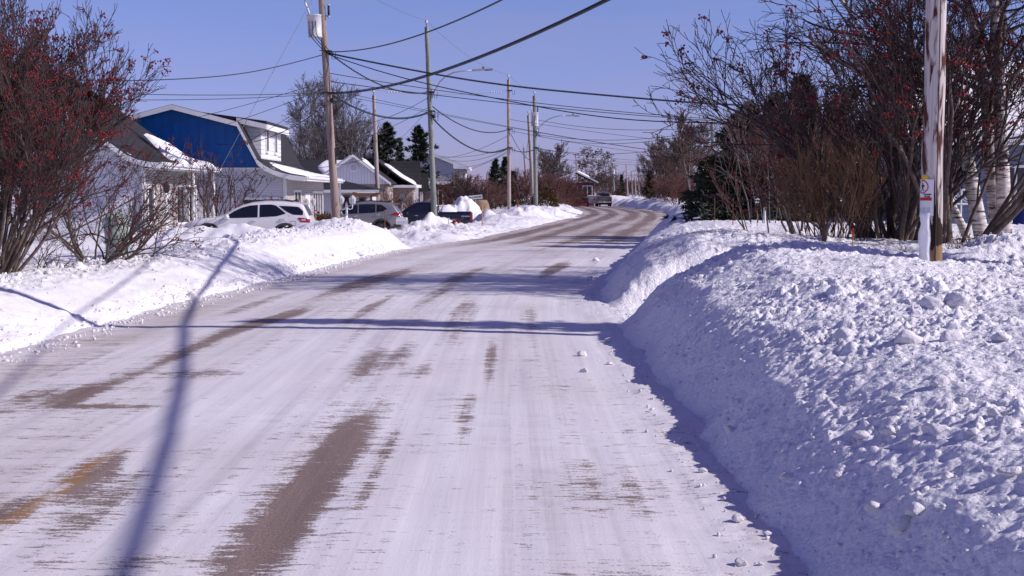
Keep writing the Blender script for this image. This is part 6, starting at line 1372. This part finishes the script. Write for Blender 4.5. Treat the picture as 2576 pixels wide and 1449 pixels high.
m.prism([c + ex * a + ez * b_ for a, b_ in ((-.52, -.15), (.52, -.15), (.52, .15), (-.52, .15))], (0, .02, 0)); pl = m.build('plate', M['paper_white'], SS, False, p)
text_mesh('Rue DAVID', .2, 'lettering', 'green_rope', pl, p, lambda x, y: c + ex * x + ez * y + Vector((0, -.006, 0)), True)
m = MB(); m.tube([Vector((c.x, c.y + .05, p.z - .5)), c + Vector((0, .05, .1))], .035, 6); m.build('post', M['grey_metal'], SS, False, p)
p = ga(1208, 0, 110); BW = empty('wrapped_hedge', p, 'tan burlap wrapped hedge with a wooden frame behind the street name sign', 'wrapped shrub')
m = MB(); V = []; n = 20; rng = random.Random(4)
for z, r in ((-.4, .72), (.2, .74), (.6, .72), (.95, .64), (1.15, .5), (1.2, .1)): V += [p + Vector((math.cos(2 * math.pi * j / n) * r * (1 + rng.uniform(-.05, .05)), math.sin(2 * math.pi * j / n) * r * .7, z + rng.uniform(-.04, .04))) for j in range(n)]
m.add(V, [(i * n + j, i * n + (j + 1) % n, (i + 1) * n + (j + 1) % n, (i + 1) * n + j) for i in range(5) for j in range(n)]); m.build('burlap', M['burlap'], BW, True, p)
m = MB(); zz = at(0, 455, 111).z
for dx in (-.62, .5): m.b2((p.x + dx, p.y + .62, -.3), (p.x + dx + .05, p.y + .67, zz))
m.b2((p.x - .62, p.y + .62, zz), (p.x + .55, p.y + .67, zz + .05)); m.build('frame', M['brown_wood'], BW, False, p)
p = ga(1303, 0, 107); BP = empty('post_box', p, 'small brown box on a short post past the corner pole', 'mailbox'); c = at(1303, 508, 107)
m = MB(); m.box(c, (.22, .3, .22)); m.prism([c + Vector((-.14, -.18, .11)), c + Vector((.14, -.18, .11)), c + Vector((0, -.18, .2))], (0, .36, 0)); m.build('box', M['brown_wood'], BP, False, p)
m = MB(); m.tube([Vector((c.x, c.y, p.z - .4)), c - Vector((0, 0, .1))], .06, 6); m.build('post', M['brown_wood'], BP, False, p)

# white iron railing and tarp by the right house
p = ga(2405, 0, 38); RL = empty('iron_railing', p, 'white wrought iron railing seen between the rowan stems by the birches', 'railing')
a, b_ = at(2366, 478, 38), at(2446, 477, 38); lo = at(2366, 513, 38).z; m = MB()
m.tube([a, b_], .025, 6); m.tube([Vector((a.x, 38, lo)), Vector((b_.x, 38, lo))], .025, 6)
for f in (0, .33, .66, 1): q = a.lerp(b_, f); m.tube([q, Vector((q.x, 38, lo - .5))], .022, 6)
for f in (.16, .5, .83):
    q = a.lerp(b_, f); m.tube([Vector((q.x + math.cos(t * .6) * (.02 + .006 * t), 38, (q.z + lo) / 2 + math.sin(t * .6) * (.02 + .006 * t))) for t in range(20)], .01, 5)
m.build('rails', M['white_paint'], RL, False, p)
p = ga(2606, 0, 40); p.z -= .5; TP = empty('covered_pile', p, 'pile under a dark blue tarp behind the birches', 'covered pile'); m = MB(); V = []
for i in range(9):
    for j in range(7):
        a, b_ = i / 8 * 2 - 1, j / 6 * 2 - 1; V.append(p + Vector((a * .8, b_ * .6, 1.35 * (1 - max(abs(a), abs(b_)) ** 3) * (1 + .08 * math.sin(i * 2.1 + j)))))
m.add(V, [(i * 7 + j, (i + 1) * 7 + j, (i + 1) * 7 + j + 1, i * 7 + j + 1) for i in range(8) for j in range(6)]); m.build('tarp', M['blue_tarp'], TP, True, p)
m = MB(); m.box(p + Vector((0, 0, .3)), (1.1, .8, 1.0)); m.build('woodpile', M['brown_wood'], TP, False, p)
p = ga(2088, 0, 23.2); m = MB(); m.tube([p + Vector((-.06, 0, -.1)), p + Vector((.0, 0, .2)), p + Vector((.05, 0, .3))], [.05, .045, .042], 9); o = m.build('tree_stump', M['twig_brown'], None, True, p); tag(o, 'short sawn leaning stump under the reddish rowans', 'stump')

# ------------------------------------------------------------------ notice on the near pole
root, b_, t_, Yp, ax = POLE['near']; p = on('near', 497)
NS = empty('notice_sign', p, 'white closed area notice with red circle wrapped round the near bleached pole', 'sign')
def onpole(u, v, off=.006):
    """u metres round the pole from the plate's right edge (negative to the left), v metres up from its foot"""
    c = p - Vector((0, 0, .21)) + ax * v; r = .1285 + off; a = math.radians(-90 - 9) + u / .1285
    return c + Vector((math.cos(a) * r, math.sin(a) * r, 0))
def plate(name, mat, u0, u1, v0, v1, off, par, nu=18, nv=6):
    m = MB(); V = [onpole(u0 + (u1 - u0) * i / nu, v0 + (v1 - v0) * j / nv, off) for i in range(nu + 1) for j in range(nv + 1)]
    m.add(V, [(i * (nv + 1) + j, (i + 1) * (nv + 1) + j, (i + 1) * (nv + 1) + j + 1, i * (nv + 1) + j + 1) for i in range(nu) for j in range(nv)]); return m.build(name, M[mat], par, True, p)
pl = plate('plate', 'paper_white', -.245, 0, 0, .42, .006, NS)
plate('red_band', 'ink_red', -.245, -.02, .175, .212, .008, pl)
cu_, cv_ = -.135, .335
m = MB(); n = 32; V = []
for k in range(n):
    a = 2 * math.pi * k / n
    for r in (.066, .078): V.append(onpole(cu_ + math.cos(a) * r, cv_ + math.sin(a) * r, .009))
m.add(V, [(2 * k, 2 * k + 1, (2 * k + 3) % (2 * n), (2 * k + 2) % (2 * n)) for k in range(n)])
V = [onpole(cu_ + x, cv_ + y, .0095) for x, y in ((-.05, .045), (-.043, .052), (.053, -.044), (.046, -.051))]; m.add(V, [(0, 1, 2, 3)]); m.build('red_circle', M['ink_red'], pl, False, p)
m = MB()
def blobs(pts): m.add([onpole(cu_ + x, cv_ + y, .0085) for x, y in pts], [tuple(range(len(pts)))])
blobs([(math.cos(k * .785) * .011, .042 + math.sin(k * .785) * .011) for k in range(8)]); blobs([(-.014, .028), (.014, .028), (.02, -.005), (.008, -.012), (-.008, -.012), (-.02, -.005)]); blobs([(-.008, -.012), (.002, -.012), (-.014, -.055), (-.024, -.055)]); blobs([(-.002, -.012), (.008, -.012), (.026, -.052), (.016, -.056)]); blobs([(.014, .026), (.038, .004), (.034, -.002), (.01, .014)])
m.build('figure', M['ink_black'], pl, False, p)
text_mesh('Closed', .034, 'lettering', 'ink_black', pl, p, lambda x, y: onpole(-.075 + x, .248 + y, .0085), True); text_mesh('Area', .034, 'lettering', 'ink_black', pl, p, lambda x, y: onpole(-.072 + x, .224 + y, .0085), True)
m = MB()
for k in range(2): m.add([onpole(-.225 + x, .184 + k * .014 + y, .0095) for x, y in ((0, 0), (.18, 0), (.18, .005), (0, .005))], [(0, 1, 2, 3)])
m.build('band_lines', M['paper_white'], pl, False, p)
m = MB(); rng = random.Random(3)
for k in range(7):
    for q in range(4):
        a = -.235 + q * .054; m.add([onpole(a + x, .045 + k * .008 + y, .0085) for x, y in ((0, 0), (.02 + rng.random() * .028, 0), (.04, .003), (0, .003))], [(0, 1, 2, 3)])
m.build('small_print', M['ink_grey'], pl, False, p)

# ------------------------------------------------------------------ snow lumps
def hit(x, y):
    """point of the snow seen at a pixel"""
    Ys = np.exp(np.linspace(math.log(2.6), math.log(90), 5000)); u, v = (x - CX) / F, (CY - y) / F
    d = np.array([u, _c + v * _s, -_s + v * _c]); t = Ys / d[1]; X = d[0] * t; Z = EYE + d[2] * t
    h = ground_h(X, Ys); h = np.where((X > XL(Ys)) & (X < XR(Ys)), .03, h)
    i = int(np.argmax(Z < h)); return Vector((X[i], Ys[i], h[i]))
def lump(loc, r, seed, label, group, mat='snow_lump'):
    rng = random.Random(seed); import bmesh
    bm = bmesh.new(); bmesh.ops.create_icosphere(bm, subdivisions=3, radius=1.0); k = [Vector((rng.uniform(-1, 1), rng.uniform(-1, 1), rng.uniform(-1, 1))).normalized() for _ in range(11)]; o_ = [rng.uniform(.48, .85) for _ in k]
    for v in bm.verts:
        f = 1.0
        for a, d_ in zip(k, o_): q = v.co.normalized().dot(a); f = min(f, d_ / q if q > d_ else 1.0)
        n_ = v.co.normalized(); f *= 1 + .07 * math.sin(n_.x * 9 + seed) * math.sin(n_.y * 8 + 2) + .05 * math.sin(n_.z * 17 + n_.x * 13)
        v.co = v.co * f * r * 1.25; v.co.z *= .72; v.co.x *= 1.2
    me = bpy.data.meshes.new('snow_lump'); bm.to_mesh(me); bm.free(); me.polygons.foreach_set('use_smooth', [True] * len(me.polygons)); me.materials.append(M[mat])
    o = link(bpy.data.objects.new('snow_lump', me)); o.location = loc + Vector((0, 0, r * .18)); o.rotation_euler = (0, 0, seed); return tag(o, label, 'snow lump', group)
single = [(2407, 766, .12, 'largest greyish snow lump on the bank, below the bleached pole'), (2343, 772, .1, 'white snow lump touching the largest lump below the bleached pole'), (2282, 858, .1, 'broad grey snow lump in the middle of the crumbly bank'), (2390, 852, .085, 'pointed snow lump next to the broad grey lump'), (2523, 858, .07, 'snow lump at the frame edge level with the pointed lump'),
          (2124, 846, .075, 'small lump on the crumbly bank nearer the road than the broad grey lump'), (1463, 893, .06, 'white lump on the road at the tip of the bank shadow'), (1531, 857, .055, 'white lump lying across the thin pole shadow'), (1470, 933, .04, 'small lump on the road below the bank shadow tip'), (1497, 655, .11, 'white lump on the road in the twig shadows'),
          (1486, 701, .09, 'lump beside the shaded tip of the second bank'), (1524, 772, .06, 'lump at the foot of the second bank tip'), (483, 750, .14, 'big lump at the foot of the smooth bank beside the cable shadow'), (1838, 1086, .055, 'sunlit lump high on the shaded bank face'), (1982, 1203, .045, 'round sunlit lump in the middle of the shaded bank face'), (2109, 1203, .045, 'pointed sunlit lump beside the round one on the shaded bank'),
          (1865, 1417, .033, 'roundest lump on the road at the bottom'), (1858, 1308, .035, 'lump on the road at the bend of the shadow edge'), (902, 640, .13, 'dirty lump at the end of the smooth bank')]
for i, (x, y, r, lb) in enumerate(single): lump(hit(x, y), r * .78, i + 1, lb, 'snow lumps')
for i, (x, y, r) in enumerate([(2207, 1283, .04), (2266, 1322, .05), (2305, 1294, .045), (2354, 1088, .06), (2540, 1190, .035), (2363, 968, .05), (2240, 1090, .04), (2170, 1100, .035), (2300, 1120, .03), (2450, 1090, .03), (2420, 1010, .03), (2500, 1040, .03), (2380, 1200, .03), (2250, 1010, .035), (2180, 930, .035)]):
    lump(hit(x, y), r, 40 + i, 'small white lump of snow among the crumbs of the sunlit bank', 'small snow lumps on the crumbly bank')
for i, (x, y, r) in enumerate([(1767, 1185, .028), (1758, 1122, .022), (1931, 1343, .03), (1533, 914, .03), (1610, 985, .03), (1580, 960, .025), (1640, 1030, .025), (1700, 1075, .02), (1990, 1395, .02), (1915, 1420, .018), (1820, 1255, .02)]):
    lump(hit(x, y), r * .7, 60 + i, 'small lump of snow along the shaded foot of the crumbly bank', 'small snow lumps at the bank foot')
rng = np.random.default_rng(77)
def crumbs(n, X, Y, r):
    Z = ground_h(X, Y); Z = np.where((X > XL(Y)) & (X < XR(Y)), np.maximum(Z, .02), Z); return np.stack([X, Y, Z + r * .12], 1), r
C = []; Rr = []
n = 8000; Y = np.exp(rng.uniform(math.log(3.2), math.log(20), n)); X = XR(Y) + .15 + (rng.random(n) ** 1.2) * 6.0; keepc = fbm(X, Y, 1.1, 3, 301) > -.05 - .2 * rng.random(n); c, r = crumbs(n, X, Y, .005 + .016 * rng.random(n) ** 4); C.append(c[keepc]); Rr.append(r[keepc])
n = 1100; Y = np.exp(rng.uniform(math.log(4.5), math.log(32), n)); X = XR(Y) + .1 - np.abs(rng.normal(0, .2, n)); c, r = crumbs(n, X, Y, .004 + .012 * rng.random(n) ** 4); C.append(c); Rr.append(r)
n = 2200; Y = rng.uniform(14, 42, n); X = XL(Y) - .05 + rng.normal(0, .22, n); c, r = crumbs(n, X, Y, .01 + .025 * rng.random(n) ** 4); C.append(c); Rr.append(r)
n = 900; Y = rng.uniform(16, 46, n); X = XL(Y) - 1.9 + rng.normal(0, .4, n); c, r = crumbs(n, X, Y, .015 + .05 * rng.random(n) ** 4); C.append(c); Rr.append(r)
C = np.concatenate(C); Rr = np.concatenate(Rr); N = len(C)
import bmesh as _bm
b0 = _bm.new(); _bm.ops.create_icosphere(b0, subdivisions=1, radius=1.0); BV = np.array([v.co[:] for v in b0.verts]); BF = np.array([[v.index for v in f.verts] for f in b0.faces]); b0.free()
J = BV[None] * (1 + rng.uniform(-.42, .3, (N, len(BV), 1))) * rng.uniform(.6, 1.35, (N, 1, 3))
V = C[:, None, :] + J * Rr[:, None, None]
o = np_obj('snow_crumbs', V.reshape(-1, 3), [((np.arange(N) * len(BV))[:, None, None] + BF[None]).reshape(-1, 3)], M['snow_lump'], None, False); tag(o, 'loose crumbs of snow strewn over the banks and road edges', kind='stuff')
